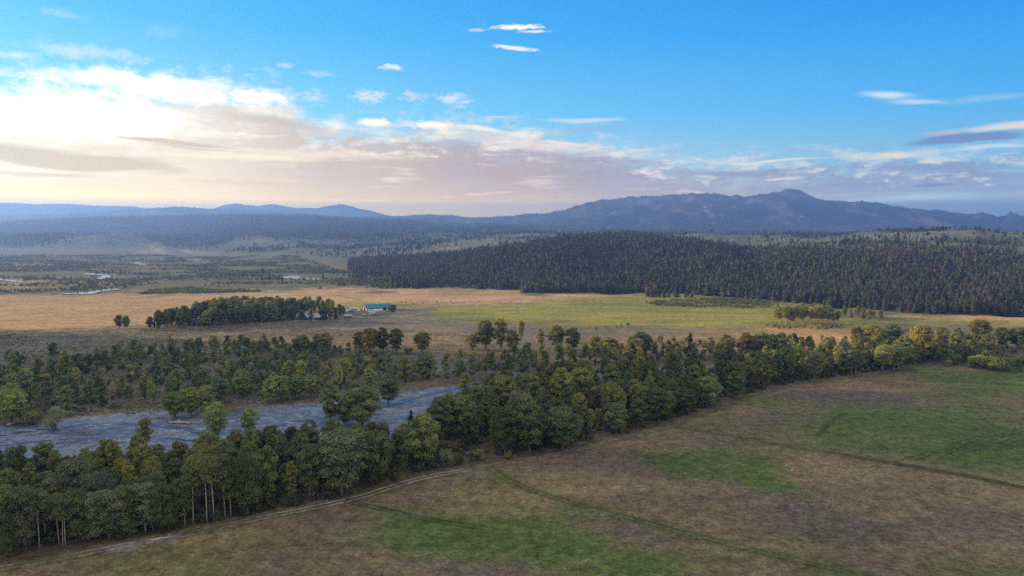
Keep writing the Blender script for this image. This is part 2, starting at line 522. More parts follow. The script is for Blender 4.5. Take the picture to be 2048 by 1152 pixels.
PAINT = [  # colour, outline in the photo, softness (px), strength
    (C_FARG, [(-700, 522), (-700, 495), (700, 495), (700, 522)], 6, 1.0),
    (C_GOLD, [(280, 505), (280, 500), (470, 499), (450, 508)], 3, 0.6),
    (C_WET, [(-700, 588), (-700, 512), (300, 512), (600, 520), (700, 540), (850, 570), (860, 578), (620, 582), (420, 586), (100, 590)], 5, 1.0),
    (C_GOLD, [(-700, 670), (-700, 583), (50, 586), (300, 588), (520, 582), (640, 578), (800, 574), (880, 566), (1000, 566), (1080, 580), (1200, 588), (1280, 592), (1080, 606),
              (900, 615), (700, 625), (520, 640), (250, 654), (0, 668)], 4, 1.0),
    (C_WET, [(60, 574), (110, 570), (240, 575), (240, 582), (120, 590), (30, 592), (-60, 592), (-60, 578)], 3, 0.8),
    (C_GOLD, [(-60, 572), (40, 557), (180, 560), (300, 565), (240, 570), (60, 573)], 4, 0.6),
    (C_PINK, [(560, 588), (720, 582), (900, 592), (1010, 596), (1080, 590), (1160, 589), (1040, 604), (900, 606), (760, 604), (640, 602)], 5, 0.85),
    (C_WET, [(860, 592), (880, 580), (960, 576), (1000, 580), (960, 590), (900, 594)], 4, 0.4),
    (C_PURP, [(720, 585), (745, 582), (790, 585), (760, 588)], 2, 0.9),
    (C_PURP, [(1050, 588), (1085, 588), (1105, 592), (1070, 593)], 2, 0.9),
    (C_YELG, [(600, 590), (640, 584), (760, 590), (700, 596), (640, 596)], 4, 0.35),
    (C_YELG, [(560, 612), (720, 604), (900, 606), (880, 612), (700, 616)], 4, 0.75),
    (C_SAGE, [(680, 640), (690, 618), (800, 612), (940, 612), (1000, 620), (900, 640), (840, 650), (700, 655)], 4, 0.8),
    (C_YELG, [(850, 636), (870, 622), (960, 612), (1090, 604), (1180, 598), (1290, 590), (1400, 592), (1560, 606), (1660, 622), (1720, 636), (1720, 650), (1560, 656), (1400, 656), (1200, 650), (1000, 646)], 4, 1.0),
    (C_GREEN, [(1150, 600), (1300, 594), (1560, 612), (1580, 620), (1300, 622), (1150, 612)], 4, 0.35),
    (C_GREEN, [(820, 638), (870, 628), (980, 632), (1000, 640), (1020, 650), (900, 650)], 4, 0.5),
    (C_SAGE, [(-700, 735), (-700, 672), (0, 668), (250, 656), (520, 642), (700, 640), (850, 642), (1020, 650), (1200, 655), (1400, 662), (1400, 690), (1240, 705), (1000, 706), (880, 690), (640, 700), (400, 705), (200, 715), (0, 730)], 5, 1.0),
    (C_STRAW, [(320, 690), (420, 672), (560, 660), (760, 655), (900, 660), (940, 690), (760, 690), (500, 690)], 6, 0.65),
    (C_STRAW, [(1240, 668), (1400, 660), (1560, 658), (1540, 690), (1400, 695), (1250, 690)], 6, 0.7),
    (C_GOLD, [(1540, 660), (1600, 656), (1720, 660), (1740, 690), (1640, 706), (1540, 695), (1440, 680)], 6, 0.85),
    (C_YELG, [(1640, 640), (1800, 632), (2100, 640), (2100, 655), (1900, 650), (1700, 660)], 4, 0.7),
    (C_GOLD, [(1760, 634), (1880, 627), (2160, 630), (2160, 648), (1960, 640), (1820, 640)], 4, 0.9),
    (C_SAGE, [(1840, 700), (1900, 688), (2048, 690), (2200, 695), (2200, 715), (2000, 710)], 4, 0.8),
    (C_SCRUB, [(-700, 900), (-700, 735), (0, 728), (300, 712), (640, 702), (880, 695), (1100, 704), (1240, 705), (1500, 706), (1500, 745), (900, 800), (500, 830), (200, 845)], 6, 1.0),
    (C_SAGE, [(640, 760), (700, 718), (900, 706), (1000, 712), (940, 740), (760, 765)], 6, 0.7),
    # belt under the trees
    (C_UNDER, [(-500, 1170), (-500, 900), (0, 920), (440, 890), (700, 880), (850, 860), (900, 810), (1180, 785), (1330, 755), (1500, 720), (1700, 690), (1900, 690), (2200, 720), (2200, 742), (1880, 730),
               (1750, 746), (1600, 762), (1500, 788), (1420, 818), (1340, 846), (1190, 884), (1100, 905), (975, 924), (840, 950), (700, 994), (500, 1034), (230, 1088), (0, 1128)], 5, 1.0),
    # meadow patches
    (C_GREEN, [(1380, 850), (1500, 800), (1700, 790), (1900, 800), (2200, 820), (2200, 1000), (1900, 960), (1700, 925), (1500, 905)], 20, 0.42),
    (C_GREEN, [(900, 1000), (1100, 985), (1500, 1080), (1700, 1160), (1100, 1180), (800, 1100)], 26, 0.3),
    (C_GREEN, [(1860, 735), (2200, 745), (2200, 830), (1800, 800), (1640, 790)], 12, 0.4),
    (C_GREEN, [(715, 1015), (760, 1010), (870, 1038), (1000, 1030), (1150, 1038), (1240, 1080), (1330, 1105), (1350, 1165), (1130, 1150), (1000, 1120), (820, 1108), (720, 1090), (735, 1050)], 16, 0.95),
    (C_GREEN, [(1230, 908), (1310, 914), (1450, 900), (1540, 915), (1560, 945), (1610, 985), (1500, 980), (1340, 952)], 10, 0.95),
    (C_GREEN, [(1640, 875), (1660, 848), (1720, 826), (1860, 822), (1980, 838), (2100, 855), (2100, 950), (1950, 920), (1800, 905), (1700, 900)], 12, 0.9),
    (C_GREEN, [(1860, 748), (1960, 744), (2200, 752), (2200, 800), (2000, 788), (1880, 770)], 7, 0.9),
    (C_GREEN, [(1560, 830), (1680, 812), (1720, 822), (1640, 850), (1560, 852)], 8, 0.5),
    (C_GREEN, [(1420, 1070), (1460, 1040), (1640, 1075), (1700, 1110), (1560, 1110)], 18, 0.35),
    (C_GREEN, [(1850, 1130), (1960, 1115), (2100, 1130), (2100, 1180), (1840, 1180)], 18, 0.5),
    (C_GREEN, [(310, 1092), (350, 1095), (420, 1130), (520, 1152), (560, 1180), (440, 1180)], 8, 0.8),
    (C_PURP, [(1160, 900), (1230, 905), (1330, 955), (1180, 940), (1080, 930)], 10, 0.8),
    (C_PURP, [(560, 1060), (720, 1010), (735, 1090), (560, 1110)], 20, 0.6),
    (C_PURP, [(1170, 1050), (1250, 1040), (1400, 1090), (1330, 1100), (1200, 1075)], 16, 0.7),
    (C_GREY, [(1500, 1010), (1600, 1006), (1680, 1030), (1800, 1050), (1760, 1085), (1620, 1062), (1520, 1045)], 18, 0.6),
    (C_PURP, [(1880, 1020), (1960, 1015), (2120, 1050), (2120, 1080), (1900, 1075), (1800, 1060)], 18, 0.7),
    (C_PURP, [(1330, 985), (1450, 990), (1470, 1020), (1350, 1005)], 12, 0.6),
    (C_PURP, [(860, 1120), (1040, 1130), (1200, 1180), (820, 1180)], 16, 0.7),
    (C_STRAW, [(1050, 965), (1200, 955), (1330, 970), (1400, 1000), (1200, 990), (1080, 985)], 14, 0.6),
    (C_STRAW, [(1560, 900), (1700, 915), (1900, 950), (2100, 985), (2100, 1015), (1800, 1000), (1600, 960)], 14, 0.55),
    (C_STRAW, [(1500, 1110), (1580, 1115), (1600, 1180), (1420, 1180)], 14, 0.5),
    (C_STRAW, [(880, 990), (1000, 970), (1080, 1020), (940, 1030)], 14, 0.35),
    (C_STRAW, [(1540, 780), (1700, 766), (1880, 775), (1850, 790), (1640, 795)], 7, 0.5),
    (C_GREY, [(1560, 790), (1640, 780), (1840, 790), (1830, 806), (1660, 800)], 6, 0.8),
    (C_PURP, [(1440, 830), (1540, 820), (1640, 830), (1560, 850), (1440, 850)], 8, 0.5),
]


def paint_ground():
    n = GX.shape
    px, py = project(GX, GY, np.zeros_like(GX))
    front = (np.abs(A2) < R(62)) & (D2 > 60)
    C = np.zeros(n + (3,))
    big = fbm(GX / 24, GY / 24, 4, 61)
    C[:] = np.array(C_DRY)
    C += (np.array(C_STRAW) - C) * (sstep(0.5, 0.75, big) * 0.55)[..., None]
    C += (np.array(C_PURP) - C) * (sstep(0.45, 0.25, big) * 0.55)[..., None]
    g2 = fbm(GX / 37 + 7, GY / 21, 4, 67)
    C += (np.array(C_GREEN) - C) * (sstep(0.5, 0.72, g2) * 0.5)[..., None]
    far = sstep(420, 700, D2)
    C = C * (1 - far[..., None]) + np.array(C_FARG) * far[..., None]
    w1 = (fbm(GX / 16, GY / 16, 4, 71) - 0.5)
    w2 = (fbm(GX / 70, GY / 70, 3, 73) - 0.5)
    w3 = (fbm((GX * .9 + GY * .44) / 38, (GY * .9 - GX * .44) / 9, 4, 75) - 0.5)
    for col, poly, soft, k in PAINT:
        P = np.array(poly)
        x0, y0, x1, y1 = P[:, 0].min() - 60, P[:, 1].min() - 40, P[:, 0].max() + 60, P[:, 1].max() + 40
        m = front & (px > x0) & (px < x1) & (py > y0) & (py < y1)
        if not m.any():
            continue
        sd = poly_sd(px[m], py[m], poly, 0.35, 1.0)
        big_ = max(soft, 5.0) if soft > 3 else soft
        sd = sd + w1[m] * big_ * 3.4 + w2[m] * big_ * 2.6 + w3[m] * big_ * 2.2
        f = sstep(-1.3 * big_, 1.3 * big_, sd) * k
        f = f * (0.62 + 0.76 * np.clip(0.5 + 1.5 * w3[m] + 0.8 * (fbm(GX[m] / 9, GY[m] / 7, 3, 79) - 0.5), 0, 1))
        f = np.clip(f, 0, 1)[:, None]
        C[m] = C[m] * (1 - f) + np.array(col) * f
    # mowing streaks on the far fields, along the valley
    st = fbm(GX / 60, GY / 5.0, 3, 83)
    C *= (0.84 + 0.32 * st)[..., None]
    mfar = (D2 > 430) & (D2 < 1600)
    pk = fbm(GX / 45, GY / 14, 4, 85)
    C = np.where(mfar[..., None], C * (0.78 + 0.44 * pk)[..., None], C)
    # hills: open sagebrush, wooded ground under the forest
    hill = sstep(1.5, 9, GZ) * front
    wood = sstep(0.46, 0.56, fbm(GX / 140, GY / 200, 4, 87)) * sstep(1500, 2600, D2)
    hc = np.array(C_BENCH) * (0.75 + 0.5 * fbm(GX / 50, GY / 50, 4, 89))[..., None]
    farw = sstep(2700, 3500, D2)
    wood = np.clip(wood * 0.8 + farw * 0.75, 0, 1)
    wood = np.clip(np.where(GY > 2200, np.maximum(wood, wooded(GX, GY, GZ)), wood), 0, 1) * (1 - 0.85 * bare(GX, GY, GZ))
    hc = hc * (1 - wood[..., None]) + np.array(C_WOOD) * wood[..., None]
    C = C * (1 - hill[..., None]) + hc * hill[..., None]
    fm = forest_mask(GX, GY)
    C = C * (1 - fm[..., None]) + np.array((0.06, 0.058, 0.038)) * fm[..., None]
    # river gravel, its colour carrying the sky's blue reflection
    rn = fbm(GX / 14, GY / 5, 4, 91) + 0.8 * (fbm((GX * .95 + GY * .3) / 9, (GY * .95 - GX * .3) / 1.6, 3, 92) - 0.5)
    gv = np.array(C_GRAV_SKY) * np.clip(0.5 + 1.0 * rn, 0.4, 1.6)[..., None]
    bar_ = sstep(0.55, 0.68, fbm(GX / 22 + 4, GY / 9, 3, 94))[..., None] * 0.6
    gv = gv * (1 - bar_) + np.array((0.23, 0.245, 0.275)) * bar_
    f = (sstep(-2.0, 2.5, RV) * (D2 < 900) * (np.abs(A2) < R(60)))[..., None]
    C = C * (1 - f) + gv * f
    f = sstep(-8, -1, WT)[..., None] * 0.55
    C = C * (1 - f) + np.array((0.2, 0.18, 0.14)) * f
    # tracks
    def track(pts, half, colr, k, twin=0.0, brk=0.0):
        wp = [ground_pt(*p) for p in pts]
        a = np.array(wp)
        m = (GX > a[:, 0].min() - 15) & (GX < a[:, 0].max() + 15) & (GY > a[:, 1].min() - 15) & (GY < a[:, 1].max() + 15)
        d = line_d(GX[m], GY[m], wp) + (fbm(GX[m] / 5, GY[m] / 5, 2, 93) - 0.5) * 1.2
        f = sstep(half, half * 0.45, np.abs(d - twin) if twin else d) * k
        if brk:
            f = f * sstep(brk - 0.12, brk + 0.1, fbm(GX[m] / 11, GY[m] / 11, 3, 95))
        f = np.clip(f, 0, 1)[:, None]
        C[m] = C[m] * (1 - f) + np.array(colr) * f

    edge = [(-200, 1166), (0, 1136), (120, 1116), (230, 1096), (330, 1078), (500, 1040), (620, 1017), (700, 1000), (770, 978), (840, 956), (975, 932), (1100, 912), (1190, 892), (1340, 852), (1420, 822), (1500, 793), (1600, 766), (1750, 750), (1880, 731), (2048, 738), (2200, 745)]
    track(edge, 3.2, (0.10, 0.105, 0.05), 0.7)
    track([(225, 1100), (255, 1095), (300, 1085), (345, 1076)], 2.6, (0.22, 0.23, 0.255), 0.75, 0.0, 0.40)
    t1 = [(975, 932), (1005, 952), (1040, 972), (1140, 1003), (1300, 1048), (1450, 1088), (1600, 1122), (1740, 1158), (1900, 1210)]
    track(t1, 3.4, (0.095, 0.115, 0.04), 0.55)
    t2 = [(1330, 852), (1450, 870), (1530, 885), (1600, 898), (1700, 911), (1850, 938), (1950, 955), (2060, 978), (2300, 1030)]
    track(t2[:5], 2.4, (0.085, 0.095, 0.035), 0.5, 0.0, 0.3)
    track(t2[4:], 2.8, (0.085, 0.085, 0.035), 0.75)
    track([(1636, 872), (1655, 850), (1690, 828)], 1.6, (0.06, 0.07, 0.03), 0.7)
    track([(690, 1000), (740, 1012), (800, 1026), (900, 1046)], 1.6, (0.08, 0.09, 0.035), 0.6)
    for k in range(7):  # mown rows of the green corner
        track([(1840 + k * 40, 915 - k * 4), (2000 + k * 40, 866 - k * 3)], 1.3, (0.06, 0.09, 0.03), 0.5)
    track([(-200, 676), (0, 668), (120, 661), (232, 655), (320, 655), (420, 652), (560, 645), (700, 634), (800, 632)], 2.6, (0.30, 0.25, 0.22), 0.75)
    track([(-200, 673), (0, 665.5), (120, 659), (232, 653)], 1.4, (0.06, 0.05, 0.04), 0.8)
    track([(800, 634), (870, 622), (960, 608), (1090, 600), (1200, 594)], 1.6, (0.36, 0.27, 0.18), 0.7)
    track([(700, 634), (800, 637), (900, 640), (1000, 650)], 1.3, (0.34, 0.28, 0.15), 0.7)
    track([(830, 612), (900, 607), (1010, 601), (1100, 596)], 1.8, (0.14, 0.08, 0.06), 0.75)
    track([(640, 582), (700, 596), (720, 600)], 2.2, (0.18, 0.11, 0.06), 0.6)
    track([(1250, 650), (1400, 655), (1540, 657)], 1.6, (0.12, 0.09, 0.05), 0.6)
    track([(1400, 690), (1500, 678), (1540, 674)], 1.4, (0.4, 0.3, 0.2), 0.6)
    return C


DOMES = [[(60, 500), (110, 486), (150, 474), (200, 468), (250, 468), (290, 478), (330, 492), (350, 500), (200, 502)], [(440, 488), (480, 474), (520, 472), (560, 482), (590, 492), (520, 496)], [(380, 518), (430, 508), (520, 503), (640, 508), (640, 522), (480, 524)], [(1330, 480), (1400, 467), (1500, 470), (1540, 482), (1450, 496), (1380, 488)], [(1700, 478), (1830, 467), (1900, 470), (1800, 482)], [(1930, 470), (2100, 464), (2100, 480), (1960, 480)]]
WOODS = [[(-300, 498), (-300, 440), (0, 444), (200, 436), (480, 430), (700, 438), (860, 446), (760, 462), (640, 466), (560, 476), (500, 470), (420, 494), (340, 494), (260, 466), (180, 464), (120, 476), (60, 496)]]


def _inside(polys, x, y, z, soft):
    px, py = project(x, y, z)
    m = np.zeros(np.shape(x))
    n = (fbm(x / 90, y / 140, 3, 99) - 0.5) * soft * 3
    for pl in polys:
        m = np.maximum(m, sstep(-soft, soft, poly_sd(px, py, pl, 0.25, 1.0) + n))
    return m


def bare(x, y, z):
    return _inside(DOMES, x, y, z, 3.0) * (np.asarray(y) > 1300)


def wooded(x, y, z):
    return _inside(WOODS, x, y, z, 3.5) * 0.95


FOREST = [(690, 548), (760, 556), (850, 566), (1000, 574), (1040, 580), (1200, 580), (1300, 586), (1450, 592), (1560, 601), (1700, 616), (1850, 629), (2048, 629), (2300, 629)]


def forest_mask(x, y):
    """where the conifer forest on the hill stands"""
    a = np.arctan2(x, y)
    pxc = CX + F * np.tan(np.clip(a, -1.1, 1.1))
    base = np.interp(pxc, COLS, ND[:, 0])
    crest = np.interp(pxc, COLS, ND[:, 1])
    n = (fbm(x / 70, y / 70, 3, 97) - 0.5)
    d = y + n * 90
    depth_after = np.interp(pxc, [690, 900, 1250, 1500, 1700, 2048], [-60, 20, 60, 60, 30, -10])
    m = sstep(-12, 12, y + n * 14 - base + 8) * sstep(crest + depth_after + 60, crest + depth_after - 20, d) * sstep(690, 730, pxc) * (y > 100)
    return m


ground_col = paint_ground()
na, nr = GX.shape
idx = np.arange(na * nr).reshape(na, nr)
gf = np.stack([idx[:-1, :-1], idx[:-1, 1:], idx[1:, 1:], idx[1:, :-1]], -1).reshape(-1, 4)[:, ::-1]
gV = np.stack([GX, GY, GZ], -1).reshape(-1, 3)
# centre fan under the camera
gV = np.vstack([gV, [[0, 0, float(GZ[:, 0].mean())]]])
ctr = len(gV) - 1
fan = np.stack([idx[:-1, 0], idx[1:, 0], np.full(na - 1, ctr)], -1)[:, ::-1]
gC = np.vstack([ground_col.reshape(-1, 3), [C_DRY]])
ground = link("ground", mesh_np("ground", gV, [gf, fan], M_GROUND, gC, smooth=True))
tag(ground, "broad valley floor of dry meadow, hay fields and low hills", kind="structure")


# ------------------------------------------------------------------ wheel tracks: worn ruts lying on the meadow
def ruts(name, pts, gauge, width, cols, label, seed, brk=0.3):
    """two (or one) narrow strips following photo points, with ragged edges and grown-over gaps; cols: colour at each point"""
    c = np.array([ground_pt(*p) for p in pts])
    k = np.arange(len(c))
    L = np.concatenate([[0], np.cumsum(np.hypot(*np.diff(c, axis=0).T))])
    s = np.arange(0, L[-1], 0.5)
    x, y = np.interp(s, L, c[:, 0]), np.interp(s, L, c[:, 1])
    ker = np.hanning(61)
    ker /= ker.sum()
    x, y = (np.convolve(np.pad(q, 30, mode="reflect", reflect_type="odd"), ker, "valid") for q in (x, y))
    x, y = x + (fbm(s / 14, s * 0 + seed, 2, seed) - .5) * 1.0, y + (fbm(s / 14, s * 0 + seed + 5, 2, seed) - .5) * 1.0
    d = np.stack([np.gradient(x), np.gradient(y)], 1)
    d /= np.linalg.norm(d, axis=1)[:, None]
    n_ = np.stack([-d[:, 1], d[:, 0]], 1)
    cc = np.stack([np.interp(s, L, [q[j] for q in cols]) for j in range(3)], 1)
    Vs, Fs, Cs, off = [], [], [], 0
    for side in ((-.5, .5) if gauge else (0,)):
        w = width * (0.55 + 0.9 * fbm(s / 3.0, s * 0 + seed + side * 9, 3, seed + 3)) * sstep(brk - .1, brk + .1, fbm(s / 12, s * 0 + seed + side * 4, 3, seed + 7))
        for e in (-.5, .5):
            p = np.stack([x, y], 1) + n_ * (side * gauge + e * w)[:, None]
            Vs.append(np.column_stack([p, H(p[:, 0], p[:, 1]) + 0.05]))
            Cs.append(cc * (0.75 + 0.5 * fbm(s / 2.5, s * 0 + e + side, 2, seed + 11))[:, None])
        m = len(s)
        a = np.arange(m - 1) + off
        f = np.stack([a, a + 1, a + m + 1, a + m], 1)
        Fs.append(f[(w[:-1] > .05) & (w[1:] > .05)])
        off += 2 * m
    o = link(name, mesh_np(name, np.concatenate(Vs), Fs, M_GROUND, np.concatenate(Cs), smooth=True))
    return tag(o, label, kind="structure")


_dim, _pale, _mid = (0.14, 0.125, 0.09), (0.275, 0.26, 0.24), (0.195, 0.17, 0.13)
EDGE = [(-200, 1166), (0, 1136), (120, 1116), (230, 1096), (330, 1078), (500, 1040), (620, 1017), (700, 1000), (770, 978), (840, 956), (975, 932), (1100, 912), (1190, 892), (1340, 852), (1420, 822), (1500, 793), (1600, 766), (1750, 750), (1880, 731)]
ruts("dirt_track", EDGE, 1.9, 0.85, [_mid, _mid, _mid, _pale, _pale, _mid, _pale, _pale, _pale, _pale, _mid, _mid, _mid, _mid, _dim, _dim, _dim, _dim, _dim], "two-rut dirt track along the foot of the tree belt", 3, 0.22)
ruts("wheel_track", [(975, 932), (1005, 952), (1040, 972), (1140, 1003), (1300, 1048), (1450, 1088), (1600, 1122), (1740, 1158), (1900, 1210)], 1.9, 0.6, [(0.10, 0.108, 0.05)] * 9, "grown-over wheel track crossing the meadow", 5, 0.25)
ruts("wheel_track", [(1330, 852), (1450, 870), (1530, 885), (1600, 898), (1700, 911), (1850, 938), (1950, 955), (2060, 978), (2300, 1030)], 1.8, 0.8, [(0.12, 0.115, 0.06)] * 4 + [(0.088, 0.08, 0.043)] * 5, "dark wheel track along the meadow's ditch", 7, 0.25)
ruts("wheel_track", [(690, 1000), (740, 1012), (800, 1026), (900, 1046), (1000, 1062)], 1.8, 0.5, [(0.085, 0.09, 0.04)] * 5, "faint wheel track leaving the dirt track", 9, 0.3)
for _k in range(9):
    ruts("mowing_line", [(1790 + _k * 44, 925 - _k * 5), (1900 + _k * 44, 890 - _k * 5), (1990 + _k * 44, 862 - _k * 4)], 0, 0.9, [(0.075, 0.10, 0.038)] * 3, "mown row line in the green meadow corner", 20 + _k, 0.3)


# ------------------------------------------------------------------ mountain ridges
def ridge(name, crest, Yc, Y0, z0, Y1, seed, amp, gscale, cols, label, na_=420, nr_=110, x_pad=500):
    cx_, cy_ = np.array([c[0] for c in crest]), np.array([c[1] for c in crest])
    pxs = np.linspace(cx_[0] - x_pad, cx_[-1] + x_pad, na_)
    rr = np.concatenate([np.linspace(Y0, Yc, int(nr_ * 0.68))[:-1], np.linspace(Yc, Y1, int(nr_ * 0.32))])
    P2, Y2 = np.meshgrid(pxs, rr, indexing="ij")
    X2 = (P2 - CX) / F * Y2
    pyc = np.interp(P2, cx_, cy_)
    wob = (fbm(X2 / (gscale * 2.2) + seed, Y2 / (gscale * 4) + seed, 3, seed) - 0.5) * (Yc - Y0) * 0.0
    zc = z_from(pyc, Yc) + (fbm(P2 / 14, P2 * 0 + 3.3, 3, seed + 5) - 0.5) * amp * 0.10
    t = np.clip((Y2 + wob - Y0) / (Yc - Y0), 0, 1)
    zf = z0 + (zc - z0) * (0.75 * t ** 1.25 + 0.25 * t * t * (3 - 2 * t))
    gl = 1 - np.abs(2 * fbm(X2 / gscale + seed * 3.1 + t * 0.6, Y2 / (gscale * 2.2), 4, seed + 2) - 1)
    zf = zf + (gl - 0.72) * amp * 4 * t * (1 - t) + (fbm(X2 / (gscale * .3), Y2 / (gscale * .3), 4, seed + 8) - 0.5) * amp * 0.35 * np.sin(np.pi * t)
    tb = np.clip((Y2 - Yc) / (Y1 - Yc), 0, 1)
    zb = zc * (1 - tb * tb * (3 - 2 * tb)) - 20 * tb
    Z2 = np.where(Y2 <= Yc, zf, zb)
    Z2 = np.maximum(Z2, -30)
    # the ends sink into the plain
    e = np.minimum((P2 - pxs[0]) / x_pad, (pxs[-1] - P2) / x_pad)
    e = sstep(0.0, 0.8, e)
    Z2 = Z2 * e - 30 * (1 - e)
    mk = fbm(X2 / (gscale * 0.8), Y2 / (gscale * 0.5), 4, seed + 11)
    C = np.array(cols[0]) * (0.7 + 0.6 * fbm(X2 / 60, Y2 / 60, 3, seed + 12))[..., None]
    f = sstep(0.52, 0.66, mk)[..., None] * 0.8
    C = C * (1 - f) + np.array(cols[1]) * f
    C = np.broadcast_to(C, X2.shape + (3,))
    a, b = X2.shape
    ii = np.arange(a * b).reshape(a, b)
    fc = np.stack([ii[:-1, :-1], ii[1:, :-1], ii[1:, 1:], ii[:-1, 1:]], -1).reshape(-1, 4)
    o = link(name, mesh_np(name, np.stack([X2, Y2, Z2], -1).reshape(-1, 3), fc, M_HILL, C.reshape(-1, 3), smooth=True))
    tag(o, label, kind="structure")
    return dict(X=X2, Y=Y2, Z=Z2, mk=mk, t=t, P=P2)


FOREST_C, SCRUB_C = (0.045, 0.055, 0.036), (0.15, 0.135, 0.085)
MAIN = [(880, 446), (960, 440), (1020, 433), (1060, 427), (1100, 425), (1130, 420), (1150, 414), (1175, 406), (1200, 400), (1240, 397), (1290, 393), (1340, 390), (1390, 386), (1420, 387), (1450, 390), (1490, 393), (1520, 389),
        (1545, 384), (1560, 380), (1578, 378), (1592, 381), (1606, 387), (1625, 395), (1645, 401), (1665, 404), (1700, 406), (1730, 406), (1755, 406), (1775, 411), (1800, 414), (1820, 417),
        (1850, 420), (1875, 419), (1900, 424), (1920, 429), (1945, 433), (1975, 435), (2010, 437), (2048, 440), (2200, 445), (2500, 455)]
RM = ridge("mountain", MAIN, 6000, 4500, 25, 8200, 3, 290, 520, (FOREST_C, (0.10, 0.08, 0.055)), "long forested mountain with a rounded summit knob above the valley", 560, 150)
MID = [(-700, 440), (-300, 436), (0, 433), (120, 428), (200, 424), (290, 417), (330, 415), (360, 413), (400, 416), (430, 418), (490, 419), (540, 421), (575, 424), (620, 428), (700, 432), (780, 433), (820, 431), (860, 428), (900, 431), (950, 435), (1000, 433), (1060, 432), (1120, 440), (1220, 450)]
RD = ridge("foothills", MID, 6500, 5200, 30, 8200, 13, 130, 420, (FOREST_C, SCRUB_C), "low wooded foothills closing the valley", 420, 100)
FAR = [(-700, 412), (-300, 409), (0, 406), (40, 406), (75, 408), (110, 408), (145, 407), (175, 410), (215, 412), (250, 412), (275, 413), (300, 418), (380, 421), (430, 417), (455, 410), (478, 406), (495, 410), (520, 412), (545, 408), (565, 411), (600, 416), (640, 416),
       (660, 411), (684, 408), (700, 411), (720, 417), (740, 421), (765, 428), (790, 433), (850, 440), (1000, 446)]
RF = ridge("distant_mountains", FAR, 8700, 7400, 40, 10600, 23, 150, 700, ((0.05, 0.055, 0.045), (0.12, 0.11, 0.09)), "hazy distant mountain range with low pointed peaks", 420, 90)
FARGROUND = link("plain", MB().box(-12000, 12000, -7000, 10900, -60, -32).mesh("plain", M_HILL))
at_ = FARGROUND.data.attributes.new("Col", "FLOAT_COLOR", "POINT")
at_.data.foreach_set("color", np.tile([0.09, 0.09, 0.06, 1.0], 8).astype(np.float32))
tag(FARGROUND, "low wooded plain running out beneath the mountains", kind="structure")
# talus scar on the mountain face is part of its cover: pale faces set by colour attribute
_me = bpy.data.objects["mountain"].data
_px, _py = project(RM["X"].ravel(), RM["Y"].ravel(), RM["Z"].ravel())
_c = np.zeros(len(_px) * 4, np.float32)
_me.attributes["Col"].data.foreach_get("color", _c)
_c = _c.reshape(-1, 4)
for (sx0, sy0, sx1, sy1, w_, k_) in ((1408, 416, 1424, 431, 5, 0.8), (1440, 428, 1446, 432, 3, 0.6), (1572, 385, 1612, 396, 6, 0.3)):
    d_ = line_d(_px, _py, [(sx0, sy0), (sx1, sy1)]) + (vnoise(_px / 3, _py / 3, 5) - 0.5) * w_
    f_ = (sstep(w_, w_ * 0.3, d_) * k_)[:, None]
    _c[:, :3] = _c[:, :3] * (1 - f_) + np.array((0.33, 0.30, 0.26)) * f_
_me.attributes["Col"].data.foreach_set("color", _c.ravel())


# ------------------------------------------------------------------ water
def water_mat(name, rough=0.06, deep=(0.03, 0.045, 0.05), riffle=0.0, wave=3.0, bstr=0.25):
    m, nt = material(name)
    pos = nt.n("ShaderNodeNewGeometry").outputs["Position"]
    v = nt.vec("MULTIPLY", pos, (0.35, 1.0, 1.0))
    n1 = nt.noise(v, wave, 3, 0.6)
    n2 = nt.noise(nt.vec("MULTIPLY", pos, (0.05, 0.55, 1.0)), 1.0, 4, 0.7, 0.6)
    col = deep
    r = rough
    if riffle:
        fo = nt.rng(n2, 0.57, 0.68, 0.0, riffle, True)
        col = nt.mix(fo, deep, (0.7, 0.72, 0.74))
        r = nt.rng(fo, 0.0, 1.0, rough, 0.8)
    finish(nt, col, r, 0.5, n1, bstr, 0.12)
    return m


M_STILL = water_mat("still_water")
M_BROOK = water_mat("running_water", 0.34, (0.075, 0.105, 0.17), 0.9, 2.0, 0.9)


def sheet(name, wpoly, z, mat, step, label, jag=0.0):
    """a water sheet: grid cells of the outline's inside, rim jittered"""
    P = np.array(wpoly)
    xs = np.arange(P[:, 0].min() - step, P[:, 0].max() + step * 2, step)
    ys = np.arange(P[:, 1].min() - step, P[:, 1].max() + step * 2, step)
    X2, Y2 = np.meshgrid(xs, ys, indexing="ij")
    sd = poly_sd(X2, Y2, wpoly) + (fbm(X2 / (step * 5), Y2 / (step * 5), 3, 5) - 0.5) * jag
    ii = np.arange(X2.size).reshape(X2.shape)
    ok = (sd[:-1, :-1] > 0) & (sd[1:, :-1] > 0) & (sd[1:, 1:] > 0) & (sd[:-1, 1:] > 0)
    fc = np.stack([ii[:-1, :-1], ii[1:, :-1], ii[1:, 1:], ii[:-1, 1:]], -1)[ok]
    used = np.unique(fc)
    remap = np.full(X2.size, -1)
    remap[used] = np.arange(len(used))
    V = np.stack([X2.ravel(), Y2.ravel(), np.full(X2.size, z)], -1)[used]
    o = link(name, mesh_np(name, V, remap[fc].astype(np.int32), mat, smooth=True))
    return tag(o, label, kind="structure")


